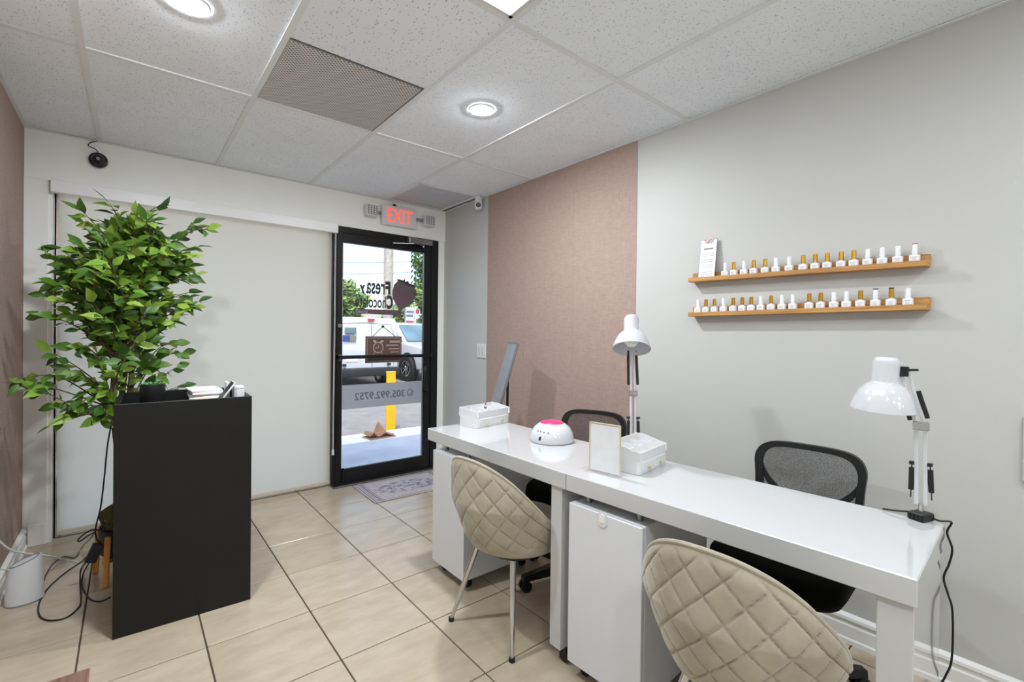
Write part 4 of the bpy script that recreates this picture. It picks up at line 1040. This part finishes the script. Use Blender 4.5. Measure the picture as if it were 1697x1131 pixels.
for k in range(70):
    a = math.radians(rng.uniform(150, 290)); p = Vector((math.cos(a)*.09, math.sin(a)*.09, .015)); q = p*1.05+Vector((rng.uniform(-.02, .02), rng.uniform(-.02, .02), rng.uniform(.015, .06)))
    tube(bm, [p, p.lerp(q, .5)+Vector((rng.uniform(-.008, .008), 0, .01)), q], .0012, 4)
o = mk('dry_moss_fibre', bm, 'root_fibre', tr); o['kind'] = 'stuff'
o.location = (0, 0, .003)
def W2T(p): return Vector(p)-TRO
stems = [[(0.0, 0, .03), W2T(ony(190, 700, 3.0)), W2T(ony(188, 640, 3.0)), W2T(ony(195, 560, 3.02)), W2T(ony(190, 470, 3.05)), W2T(ony(205, 400, 3.05))],
         [(.03, .02, .03), W2T(ony(216, 680, 3.03)), W2T(ony(218, 620, 3.03)), W2T(ony(222, 530, 3.05)), W2T(ony(217, 440, 3.08)), W2T(ony(216, 372, 3.08))],
         [(-.02, .03, .03), W2T(ony(200, 690, 3.08)), W2T(ony(212, 600, 3.1)), W2T(ony(245, 500, 3.12)), W2T(ony(268, 420, 3.1))]]
SP = []
for k, s in enumerate(stems):
    pts = spline(s, 8); n = len(pts); SP.append(pts)
    mk('trunk', tube(B(), pts, .01, 8, rs=[.017*(1-.75*i/n) for i in range(n)]), 'bark', tr, True)
# leaf meshes
def leaf_geo(bm, M, s, droop, fold):
    rows = [(0, .0), (.18, .55), (.42, 1.0), (.68, .75), (.88, .28), (1.0, 0)]
    L_, W_ = .080*s, .0205*s; prev = None
    for t, w in rows:
        z = -droop*t*t*L_; cen = bm.verts.new(M @ Vector((t*L_, 0, z)))
        if w == 0: ring = (cen,)
        else: ring = (bm.verts.new(M @ Vector((t*L_, -w*W_, z+fold*w*W_))), cen, bm.verts.new(M @ Vector((t*L_, w*W_, z+fold*w*W_))))
        if prev:
            if len(prev) == 1 and len(ring) == 3: bm.faces.new((prev[0], ring[0], ring[1])); bm.faces.new((prev[0], ring[1], ring[2]))
            elif len(ring) == 1: bm.faces.new((prev[0], ring[0], prev[1])); bm.faces.new((prev[1], ring[0], prev[2]))
            else:
                for k in (0, 1): bm.faces.new((prev[k], ring[k], ring[k+1], prev[k+1]))
        prev = ring
LM = []
for dr, fo in ((.25, .25), (.45, .4), (.1, .15)):
    b = B(); leaf_geo(b, Matrix.Identity(4), 1, dr, fo); me = bpy.data.meshes.new('leaf'); b.to_mesh(me); b.free(); me.materials.append(MT['leaf'])
    me.polygons.foreach_set('use_smooth', [True]*len(me.polygons)); LM.append(me)
def in_poly(x, y, P):
    c = False; j = len(P)-1
    for i in range(len(P)):
        if (P[i][1] > y) != (P[j][1] > y) and x < (P[j][0]-P[i][0])*(y-P[i][1])/(P[j][1]-P[i][1])+P[i][0]: c = not c
        j = i
    return c
CROWN = [(100, 478), (112, 425), (150, 395), (163, 362), (190, 350), (215, 368), (250, 350), (265, 388), (305, 392), (314, 430), (314, 500), (297, 535), (258, 562), (225, 590), (185, 590), (160, 560), (120, 530), (96, 500)]
twigs = []; tries = 0
while len(twigs) < 165 and tries < 5000:
    tries += 1; x, y = rng.uniform(80, 330), rng.uniform(335, 635)
    if not in_poly(x, y, CROWN): continue
    if y > 540 and rng.random() < .5: continue
    twigs.append((x, y, 3.04+rng.gauss(0, .12)))
fixed = [(340, 380, 3.05), (318, 372, 3.0), (262, 342, 3.05), (182, 338, 3.0), (138, 352, 3.0), (142, 372, 3.05), (88, 428, 3.0), (92, 412, 3.0), (78, 490, 2.98), (88, 470, 2.98), (325, 410, 3.1), (328, 500, 3.08), (322, 455, 3.05), (75, 525, 3.0), (88, 585, 2.97), (64, 645, 2.93), (115, 615, 3.0),
         (100, 672, 2.96), (95, 700, 2.96), (122, 665, 2.98), (120, 690, 2.97), (170, 675, 2.92), (165, 690, 2.92), (178, 650, 2.93), (150, 660, 2.95), (5, 634, 2.93), (28, 628, 2.95), (290, 610, 3.1), (300, 640, 3.15), (260, 630, 3.1), (285, 570, 3.1), (300, 585, 3.12), (265, 595, 3.08), (240, 610, 3.0), (160, 600, 3.0), (145, 625, 3.0), (200, 625, 2.98), (130, 575, 3.0)]
twigs += [(a, b, c) for a, b, c in fixed]
fol = []; bmT = B(); bmB = B()
for n, (x, y, dpt) in enumerate(twigs):
    tip = ony(x, y, min(max(dpt, 2.72), 3.5)); tl = W2T(tip)
    if tip.x < XL+.04: tip.x = XL+.04; tl = W2T(tip)
    allp = [p for s in SP for p in s]
    cand = [p for p in allp if p.z < tl.z+.02 and p.z > .45] or allp
    root = min(cand, key=lambda p: (p-tl).length+abs((tl.z-p.z)-.22)*1.1+rng.uniform(0, .25))
    d = tl-root; mid = root.lerp(tl, .6)+Vector((0, 0, .16*d.length*rng.uniform(-.3, 1)+.01))
    if n >= 165 and tl.z < .72: mid = root.lerp(tl, .5)+Vector((0, 0, .05))
    path = spline([root, mid, tl], 8); m = len(path)
    tube(bmB, path, .003, 5, rs=[.0042*(1-.7*i/m) for i in range(m)])
    nl_ = rng.randint(7, 10); side_ = rng.choice((-1, 1))
    ln = d.length; span = min(1, .26/max(ln, .05))
    for k in range(nl_):
        t = 1-span*k/nl_; f = t*(m-1); i = min(int(f), m-2); p = path[i].lerp(path[i+1], f-i); tg = (path[i+1]-path[i]).normalized()
        side_ = -side_; lat = tg.cross(Vector((0, 0, 1)))
        lat = lat.normalized() if lat.length > .05 else Vector((1, 0, 0))
        dirl = (tg*(.9 if k else 2.2)+lat*side_*rng.uniform(.5, 1.0)+Vector((rng.uniform(-.5, .5), rng.uniform(-.3, .3), rng.uniform(-.8, .35)))).normalized()
        upv = Vector((rng.gauss(-.1, .55), rng.gauss(-.75, .5), rng.gauss(.6, .4))).normalized()
        yv = upv.cross(dirl).normalized(); zv = dirl.cross(yv)
        M = Matrix((dirl, yv, zv)).transposed().to_4x4(); M.translation = p+dirl*.006
        s = rng.uniform(.75, 1.15)
        wp = M.translation+TRO+dirl*.095*s
        if min(wp.x, M.translation.x+TRO.x) < XL+.03 or wp.y > YF-.05: continue
        lp = wp; 
        if lp.z < 1.01 and -.06 < lp.x < .46 and lp.y < A0.y+PD+.03 : continue
        fol.append((M, s, n >= 165))
mk('branch', bmB, 'bark', tr)
vis = sorted(range(len(fol)), key=lambda i: (not fol[i][2], fol[i][0].translation.y))[:300]; vs = set(vis); bmF = B()
for i, (M, s, _) in enumerate(fol):
    if i in vs:
        o = bpy.data.objects.new('leaf', LM[i % 3]); COL.objects.link(o); o.parent = tr; o.matrix_local = M @ Matrix.Scale(s, 4)
    else: leaf_geo(bmF, M, s, .25, .25)
o = mk('inner_foliage', bmF, 'leaf_mass', tr, True, 80); o['kind'] = 'stuff'

# ================================================================== ROUTER, CABLES, BOARD ON THE FLOOR
rc = onz(41, 998, 0); rw = thing('wifi_router', 'white rounded upright router on the floor by the pink wall', 'router', (rc.x, rc.y+.0, 0), math.radians(8))
bm = B(); lv = []
for z, k in ((.006, .98), (.012, 1.0), (.10, .96), (.172, .90), (.186, .86)):
    lv.append([bm.verts.new((.064*k*math.cos(t), .045*k*math.sin(t), z+.014*math.sin(0)+(.022*k*math.cos(t)*1.0 if z > .15 else 0))) for t in np.linspace(0, 2*PI, 40, endpoint=False)])
for a, b in zip(lv, lv[1:]):
    for k in range(40): bm.faces.new((a[k], a[(k+1) % 40], b[(k+1) % 40], b[k]))
bm.faces.new(lv[0][::-1]); bm.faces.new(lv[-1]); mk('shell', bm, 'white_plastic', rw, True, 40)
bm = B(); tube(bm, [(.047*math.cos(t), .031*math.sin(t), .188+.0165*math.cos(t)) for t in np.linspace(0, 2*PI, 36, endpoint=False)], .0022, 6, True); mk('top_ring', bm, 'grey_plastic', rw, True)
mk('base_pad', lathe(B(), [(0, .0004), (.046, .0004), (.046, .007), (0, .007)], 32, Matrix.Scale(1.3, 4, (1, 0, 0))), 'grey_plastic', rw)
def fp(x, y, z=.004): p = onz(x, y, z); return (p.x, p.y, p.z)
def cable(label, pts, r, mat, n=8):
    b = Vector(pts[0]); o = mk('cable', tube(B(), spline([Vector(p)-b for p in pts], n), r, 8), mat, None, True); o.location = b; return tag(o, label, 'cable')
def wp(x, y, yy): p = ony(x, y, yy); return (p.x, p.y, max(p.z, .004))
c0 = cable('white flat cable running from the pink wall over the router', [(XL+.012, ony(0, 897, 3.05).y, ony(0, 897, 3.05).z), wp(18, 912, 3.08), wp(45, 918, 3.12), wp(80, 922, 3.16), fp(105, 928, .008), fp(128, 932, .004)], .0045, 'white_plastic')
c1 = cable('thin black cable dropping beside the podium to the power brick', [wp(184, 706, 2.86), wp(178, 740, 2.86), wp(173, 790, 2.87), wp(167, 840, 2.88), wp(160, 868, 2.89), wp(158, 882, 2.90), wp(160, 893, 2.90), wp(164, 900, 2.90)], .0032, 'plug_black')
c2_ = cable('black cable looped wide on the floor tiles between router and podium', [wp(151, 913, 2.86), fp(137, 930, .04), fp(108, 950, .006), fp(80, 975, .004), fp(65, 1000, .004), fp(66, 1022, .004), fp(85, 1029, .004), fp(110, 1024, .004), fp(128, 1010, .004), fp(134, 998, .004), fp(133, 970, .004), fp(134, 945, .03), wp(143, 932, 2.86)], .0035, 'plug_black')
c3_ = cable('black cable curling under the plant stand', [wp(148, 932, 2.87), fp(137, 955, .02), fp(137, 975, .0035), fp(150, 994, .0035), fp(168, 997, .0035), fp(183, 990, .0035)], .003, 'plug_black')
c4_ = cable('thin dark wire wandering from the power brick towards the router', [wp(156, 884, 2.93), wp(150, 893, 2.95), fp(138, 905, .02), fp(125, 924, .004), fp(105, 923, .004), fp(88, 935, .004), fp(76, 953, .004), fp(74, 962, .004)], .0022, 'plug_black')
c5_ = cable('small black cable loop tied above the power brick', [wp(158, 882, 2.91), wp(145, 889, 2.92), wp(132, 898, 2.93), wp(130, 894, 2.93), wp(142, 884, 2.92), wp(155, 878, 2.91), wp(166, 880, 2.90), wp(174, 876, 2.89)], .003, 'plug_black')
bp0 = ony(156, 917, 2.855)
br = thing('power_brick', 'black power brick hanging among the cables beside the podium', 'adapter', bp0, 0)
br.rotation_euler = (0, .38, 0)
mk('case', box(B(), -.021, .021, -.014, .014, -.042, .042, .004, 2), 'plug_black', br); mk('strain_relief', cyl(B(), (0, 0, .04), (0, 0, .056), .006, 10), 'plug_black', br, True)
k0 = onz(150, 1108, .01)
fb_ = thing('wooden_board', 'brown wood-grain board lying on the tiles in front of the podium', 'board', (k0.x, k0.y, 0))
mk('top_veneer', box(B(), -.34, 0, -.62, 0, .0105, .012), 'board_wood', fb_); mk('core', box(B(), -.34, .002, -.62, .002, .0006, .0104), 'sign_cream', fb_)

# ================================================================== OUTSIDE THE DOOR
ZS, ZL = -.02, -.17
struct('sidewalk', box(B(), -12, 14, YF+.125, 5.46, ZS-.3, ZS), 'concrete', 'concrete sidewalk outside the shop')
struct('kerb', box(B(), -12, 14, 5.4605, 5.60, ZS-.3, ZS, .01, 1), 'kerb', 'pale concrete kerb along the sidewalk')
struct('parking_lot', box(B(), -60, 70, 5.605, 90, ZL-.2, ZL), 'asphalt', 'sunlit asphalt parking lot')
struct('facade', box(B(), -8, 9, YF+.162, YF+.20, 2.14, 3.05), 'facade', 'outer facade band above the shop front')
# bollard
bb = onz(647, 716, ZL); bo = thing('bollard', 'square yellow parking bollard outside the glass door', 'bollard', (bb.x, bb.y, ZL), math.radians(-22))
bh = ony(647, 618, bb.y).z-ZL; bw = .062
mk('post', box(B(), -bw, bw, -bw, bw, .006, bh, .006, 1), 'yellow_paint', bo); mk('base_plate', box(B(), -bw-.03, bw+.03, -bw-.03, bw+.03, .0004, .0058), 'steel', bo)
mk('cap', box(B(), -bw-.004, bw+.004, -bw-.004, bw+.004, bh+.0002, bh+.014, .003, 1), 'yellow_paint', bo)
# folded brown mat
fm = onz(640, 731, ZS); ma, mb_ = onz(615, 731, ZS), onz(664, 727, ZS)
o = thing('folded_mat', 'brown coir mat folded over on the sunlit sidewalk by the bollard', 'mat', ((ma.x+mb_.x)/2, ma.y+.03, ZS), math.radians(4))
wm = (mb_.x-ma.x)
def sheet(bm, f, nu, nv, t):
    top = [[bm.verts.new(f(i/nu, j/nv)+Vector((0, 0, t))) for j in range(nv+1)] for i in range(nu+1)]; bot = [[bm.verts.new(f(i/nu, j/nv)) for j in range(nv+1)] for i in range(nu+1)]
    for i in range(nu):
        for j in range(nv):
            bm.faces.new((top[i][j], top[i+1][j], top[i+1][j+1], top[i][j+1])); bm.faces.new((bot[i][j+1], bot[i+1][j+1], bot[i+1][j], bot[i][j]))
    for i in range(nu):
        bm.faces.new((bot[i][0], bot[i+1][0], top[i+1][0], top[i][0])); bm.faces.new((top[i][nv], top[i+1][nv], bot[i+1][nv], bot[i][nv]))
    for j in range(nv):
        bm.faces.new((top[0][j], top[0][j+1], bot[0][j+1], bot[0][j])); bm.faces.new((bot[nu][j], bot[nu][j+1], top[nu][j+1], top[nu][j]))
    return bm
mk('lower_layer', sheet(B(), lambda u, v: Vector(((u-.5)*wm, v*.22, .001)), 6, 4, .010), 'jute', o)
def up_(u, v): 
    h = .02+.05*math.exp(-((u-.12)/.13)**2)*1.0+.14*math.exp(-((u-.62)/.15)**2)*(.25+.75*v)
    return Vector(((u-.5)*wm*.93+.0, .02+v*.18, h-.018*0+.0+(-.004 if u < .02 else 0)))
mk('raised_fold', sheet(B(), up_, 28, 8, .010), 'jute', o, True)
# vehicles
def wheel(par, x, y, r, w, spokes=7, name='wheel'):
    bm = B(); M = Matrix.Translation((x, y, r)) @ Matrix.Rotation(PI/2, 4, 'Y')
    lathe(bm, [(r*.62, -w/2), (r*.9, -w/2), (r, -w*.36), (r, w*.36), (r*.9, w/2), (r*.62, w/2), (r*.62, -w/2)], 36, M); t = mk(name, bm, 'rubber', par, True, 40)
    bm = B(); lathe(bm, [(0, -w*.40), (r*.18, -w*.44), (r*.2, -w*.36), (0, -w*.36)], 20, M); lathe(bm, [(r*.54, -w*.46), (r*.63, -w*.48), (r*.63, w*.3), (r*.54, w*.3), (r*.54, -w*.46)], 36, M)
    for k in range(spokes):
        a = 2*PI*k/spokes; bar(bm, Vector((x-w*.40, y+r*.1*math.cos(a), r+r*.1*math.sin(a))), Vector((x-w*.44, y+r*.58*math.cos(a), r+r*.58*math.sin(a))), r*.14, w*.1)
    mk('rim', bm, 'chrome', t, True); return t
def side_body(prof, W_, bev, name, mat, par, x0=0):
    """prof in (y, z); extruded across x"""
    b2 = B(); prism(b2, prof, W_, Matrix(((0, 0, 1, x0-W_/2), (1, 0, 0, 0), (0, 1, 0, 0), (0, 0, 0, 1))))
    bmesh.ops.bevel(b2, geom=b2.edges[:], offset=bev, segments=3, affect='EDGES', profile=.5); return mk(name, b2, mat, par, True, 40)
YV = 11.35; VW = 1.84; vx = ony(661, 570, YV).x-VW/2
van = thing('cargo_van', 'white cargo van parked with its rear doors towards the shop', 'van', (vx, YV, ZL))
VH = 1.80
side_body([(0, .42), (0.0, 1.0), (.10, 1.70), (.22, VH), (2.7, VH-.02), (3.3, 1.62), (3.75, 1.08), (4.35, .95), (4.4, .40), (3.95, .32), (.12, .30)], VW, .075, 'body', 'car_white', van)
mk('bumper', box(B(), -VW/2+.01, VW/2-.01, -.10, .12, .30, .52, .04, 3), 'car_black', van, True)
def inset(name, x0, x1, z0, z1, y, mat, par=van, t=.012): return mk(name, box(B(), x0, x1, y-t, y, z0, z1, .004, 1), mat, par)
seam_x = ony(617, 570, YV).x-vx
def ry(z): return float(np.interp(z, [.42, 1.0, 1.70], [0, 0, .10]))
for z0, z1 in ((.54, .98), (1.02, 1.62)): mk('door_seam', bar(B(), Vector((seam_x, ry(z0)-.001, z0)), Vector((seam_x, ry(z1)-.001, z1)), .012, .01), 'car_black', van)
bm = B(); pts = [(-VW/2+.14, ry(.55)-.002, .55), (-VW/2+.14, ry(1.4)-.002, 1.4), (-VW/2+.2, ry(1.64)-.002, 1.62), (0, ry(1.66)-.004, 1.66), (VW/2-.2, ry(1.64)-.002, 1.62), (VW/2-.14, ry(1.4)-.002, 1.4), (VW/2-.14, ry(.55)-.002, .55)]
tube(bm, pts, .007, 6); mk('door_outline', bm, 'grey_plastic', van)
wz1, wz0 = ony(580, 543, YV).z-ZL, ony(580, 553, YV).z-ZL; wx0, wx1 = ony(572, 548, YV).x-vx, ony(590, 548, YV).x-vx
inset('rear_window', wx0-.0, wx1, wz0, wz1, .035, 'car_glass', van, .06)
sz1, sz0_ = ony(580, 556, YV).z-ZL, ony(580, 566, YV).z-ZL
inset('sticker', wx0-.06, (wx0+wx1)/2-.02, sz0_, sz1, .0, 'sticker_blue'); inset('sticker', (wx0+wx1)/2-.02, wx1, sz0_, sz1, .0, 'sticker_olive')
inset('brake_light', seam_x-.09, seam_x+.09, 1.71, 1.765, .11, 'tail_red', van, .05)
for s in (-1, 1): mk('tail_light', box(B(), s*(VW/2-.10)-.045, s*(VW/2-.10)+.045, -.012, .08, .72, 1.05, .02, 2), 'tail_red', van, True)
for xx in (-.55, .62): mk('lamp', cyl(B(), (xx, -.105, .60), (xx, -.0, .60), .035, 14), 'car_black', van)
inset('plate_recess', -.62, .02, .80, .84, -.002, 'car_black'); inset('number_plate', -.5, -.2, .68, .79, -.002, 'poster_white')
mk('door_handle', box(B(), seam_x-.16, seam_x-.05, -.03, .0, .93, .96, .006, 1), 'car_black', van)
for xx in (-VW/2+.1, VW/2-.1):
    for yy in (.85, 3.55): wheel(van, xx, yy, .325, .21)
# suv
wb_ = onz(679, 632, ZL); hd = math.radians(152)           # nose direction
nd = Vector((.12, -.993, 0)); sa_ = math.atan2(nd.x, -nd.y)
suv = thing('parked_suv', 'white sport utility vehicle parked beside the van', 'car', (0, 0, ZL), sa_)
# local: nose towards -y, side seen is -x; front wheel at local (-.84, -1.42)
loc = Matrix.Rotation(sa_, 4, 'Z') @ Vector((-.86, -1.42, 0)); suv.location = (wb_.x-loc.x, wb_.y-loc.y, ZL)
SW = 1.9
side_body([(-2.35, .35), (-2.40, .62), (-2.30, .90), (-2.1, 1.02), (-1.15, 1.14), (2.3, 1.16), (2.4, .9), (2.4, .36)], SW, .07, 'body', 'car_white', suv)
side_body([(-1.22, 1.10), (-.45, 1.68), (-.2, 1.74), (1.7, 1.74), (2.25, 1.12)], SW-.18, .07, 'cabin', 'car_white', suv)
mk('windshield', prism(B(), [(-.80, 0), (.80, 0), (.68, .80), (-.68, .80)], .02, Matrix.Translation((0, -1.175, 1.165)) @ Matrix.Rotation(math.atan2(.58, .77), 4, 'X')), 'car_glass', suv)
mk('side_window', box(B(), -SW/2+.075, -SW/2+.095, -.35, 1.6, 1.22, 1.62, .004, 1), 'car_glass', suv)
bm = B()
for k in range(4): box(bm, -.42, .42, -2.43, -2.38, .58+.075*k, .61+.075*k)
mk('grille', bm, 'steel', suv); mk('grille_recess', box(B(), -.45, .45, -2.405, -2.36, .52, .87), 'car_black', suv)
for s in (-1, 1):
    mk('headlight', box(B(), s*.70-.17, s*.70+.17, -2.40, -2.15, .74, .90, .03, 2), 'bulb_glass', suv, True); mk('air_intake', box(B(), s*.68-.15, s*.68+.15, -2.415, -2.35, .42, .56, .01, 1), 'car_black', suv)
mk('door_mirror', box(B(), -SW/2-.18, -SW/2+.05, -.75, -.60, 1.14, 1.30, .03, 2), 'car_white', suv, True)
for s in (-1, 1):
    for yy in (-1.42, 1.45):
        mk('wheel_arch', cyl(B(), (s*(SW/2-.09), yy, .40), (s*(SW/2+.004), yy, .40), .44, 32), 'car_black', suv)
for yy in (-1.42, 1.45): wheel(suv, -SW/2+.06, yy, .38, .26, 7)
for yy in (-1.42, 1.45): wheel(suv, SW/2-.06, yy, .38, .26, 7)
# poster frame
YP = 17.0
q0, q1 = ony(671, 546, YP), ony(703, 511, YP)
pf = thing('poster_stand', 'pair of white posters with red and grey lettering on thin poles behind the cars', 'sign', (q0.x, YP, ZL))
w2 = q1.x-q0.x
for k in range(2):
    x0, x1 = w2*(.02+.46*k), w2*(.46+.46*k); z0, z1 = q0.z-ZL+.02*k, q1.z-ZL+.05*k; f = mk('poster', box(B(), x0, x1, -.02, 0, z0, z1), 'poster_white', pf); hh = z1-z0
    if k == 0:
        for zf, m in ((.80, 'poster_grey'), (.62, 'poster_grey'), (.34, 'poster_red'), (.14, 'poster_grey')):
            bm = B(); x = x0+.03
            while x < x1-.06: ww = .035+.02*rng.random(); box(bm, x, x+ww, -.026, -.021, z0+hh*zf-.045, z0+hh*zf+.045); x += ww+.012
            mk('text_line', bm, m, f)
    else:
        mk('heart_emblem', lathe(B(), [(0, -.004), (.07, 0), (.08, .004), (0, .006)], 18, Matrix.Translation((x0+.13, -.022, z0+hh*.78)) @ Matrix.Rotation(PI/2, 4, 'X') @ Matrix.Scale(1.35, 4, (0, 1, 0))), 'poster_red', f)
        for zf, m in ((.42, 'poster_grey'), (.28, 'poster_grey'), (.09, 'poster_red')):
            bm = B(); x = x0+.08
            while x < x1-.06: ww = .03+.02*rng.random(); box(bm, x, x+ww, -.026, -.021, z0+hh*zf-.035, z0+hh*zf+.035); x += ww+.012
            mk('text_line', bm, m, f)
for x in (0, w2*.96): mk('pole', cyl(B(), (x, .02, 0), (x, .02, q1.z-ZL+.1), .025, 10), 'grey_plastic', pf)
# palm, trees, wires
YT = 17.5; pa = ony(643.5, 480, YT)
pt = thing('palm_tree', 'grey palm trunk rising behind the van', 'palm', (pa.x, YT, ZL))
bm = B(); pts = [(0, 0, z) for z in np.arange(0, 8.2, .2)]; tube(bm, pts, .19, 16, rs=[.205-.006*z[2]+(.012 if i % 2 else 0) for i, z in enumerate(pts)]); mk('trunk', bm, 'palm_bark', pt, True, 30)
for k in range(16):
    a = 2*PI*k/16; el = rng.uniform(-.2, .9); bm = B(); d = Vector((math.cos(a), math.sin(a), 0)); n_ = Vector((-d.y, d.x, 0)); ribs = []
    for i in range(9):
        t = i/8*2.4; ribs.append(Vector((0, 0, 8.1))+d*t*math.cos(el*.5)+Vector((0, 0, t*math.sin(el)-.28*t*t)))
    tube(bm, ribs, .02, 5)
    for i in range(1, 9):
        for s in (-1, 1):
            p = ribs[i]; q = p+n_*s*.5*(1-.06*i)+d*.25+Vector((0, 0, -.25)); v = [bm.verts.new(c) for c in (p-d*.04, p+d*.04, q)]; bm.faces.new(v)
    mk('frond', bm, 'leaf_far_b', pt)
def tree(label, base, h, rx, rz, n, mats, seed, trunk_r=.12):
    r_ = random.Random(seed); t = thing('street_tree', label, 'tree', base); bm = B()
    tube(bm, [(0, 0, 0), (.05, .03, h*.3), (-.04, .05, h*.62)], trunk_r, 10, rs=[trunk_r, trunk_r*.8, trunk_r*.5]); mk('trunk', bm, 'bark', t, True)
    for mi, m in enumerate(mats):
        bm = B()
        for k in range(n//len(mats)):
            while True:
                p = Vector((r_.uniform(-1, 1), r_.uniform(-1, 1), r_.uniform(-1, 1)))
                if p.length < 1: break
            p = Vector((p.x*rx, p.y*rx, h-rz+p.z*rz))+Vector((math.sin(p.z*7)*.2, math.cos(p.x*6)*.2, 0)); s = r_.uniform(.10, .22)
            a = Vector((r_.gauss(0, 1), r_.gauss(0, 1), r_.gauss(0, .7))).normalized(); b = a.orthogonal().normalized()
            vv = [bm.verts.new(p+c) for c in (a*s, b*s*.45, -a*s, -b*s*.45)]; bm.faces.new(vv)
        o = mk('foliage', bm, m, t); o['kind'] = 'stuff'
YQ = 21.0; ta = ony(572, 480, YQ); tree('leafy yellow-green tree behind the white van', (ta.x-.3, YQ, ZL), ony(578, 462, YQ).z-ZL, 1.25, 1.25, 2600, ('leaf_far', 'leaf_far_b'), 5)
tb_ = ony(672, 505, 24); tree('low yellow-green tree behind the poster pair', (tb_.x, 24, ZL), ony(690, 503, 24).z-ZL, 1.3, .8, 1400, ('leaf_far', 'leaf_far_b'), 6)
tc_ = ony(703, 440, 15.5); tree('slender tree with loose foliage beside the posters', (tc_.x, 15.5, ZL), ony(700, 408, 15.5).z-ZL, .42, 1.5, 700, ('leaf_far', 'leaf_far_b'), 7, .07)
a, b = ony(560, 434, 32), ony(712, 430, 32); d = (b-a); a2, b2_ = a-d*.7, b+d*.7; o2 = Vector((a2.x, 32, ZL)); o = thing('power_line', 'two thin power lines crossing the sky between poles', 'power line', o2)
for k, dz in enumerate((.35, -.45)): mk('wire', tube(B(), [a2.lerp(b2_, i/12)-o2+Vector((0, 0, -.5*(1-(i/6-1)**2)+dz)) for i in range(13)], .016, 5), 'wire', o)
for e in (a2, b2_): mk('pole', cyl(B(), Vector((e.x, 32, ZL))-o2, Vector((e.x, 32, e.z+.7))-o2, .09, 8), 'bark', o)
# hanging vine outside, right of the door glass
hv0 = ony(688, 405, 4.25); hv = thing('hanging_vine', 'thin leafy vine hanging outside the top of the glass door', 'plant', (hv0.x, 4.25, hv0.z+.35))
bm = B(); tube(bm, [(0, 0, 0), (.0, 0, -.42), (.012, 0, -.62), (.0, 0, -.82)], .003, 5); mk('stem', bm, 'wire', hv)
mk('hook_arm', bar(B(), Vector((0, 0, 0)), Vector((0, -.315, 0)), .012, .012), 'steel', hv)
LD = bpy.data.meshes.new('vine_leaf'); b = B(); leaf_geo(b, Matrix.Identity(4), .8, .3, .3); b.to_mesh(LD); b.free(); LD.materials.append(MT['succulent'])
for k in range(24):
    z = -.40-.42*(k/24)**1.2; a = k*2.1; o = bpy.data.objects.new('leaf', LD); COL.objects.link(o); o.parent = hv; o.location = (.01*math.cos(a), .01*math.sin(a), z); o.rotation_euler = (0, .7, a)

# white box on the shelf wall, beyond the clamp lamp
wa, wz_ = onx(1695.2, 740, XR), (onx(1694, 797, XR).z, onx(1694, 690, XR).z)
wbx = thing('wall_box', 'white wall-mounted box on the shelf wall beyond the clamp lamp', 'wall box', (XR-.0008, wa.y-.06, (wz_[0]+wz_[1])/2))
hz_ = (wz_[1]-wz_[0])/2
mk('cover', box(B(), -.012, 0, -.06, .06, -hz_, hz_, .004, 2), 'wall_paint', wbx); mk('bottom_strip', box(B(), -.010, -.002, -.055, .055, -hz_-.008, -hz_-.0003), 'grey_plastic', wbx)
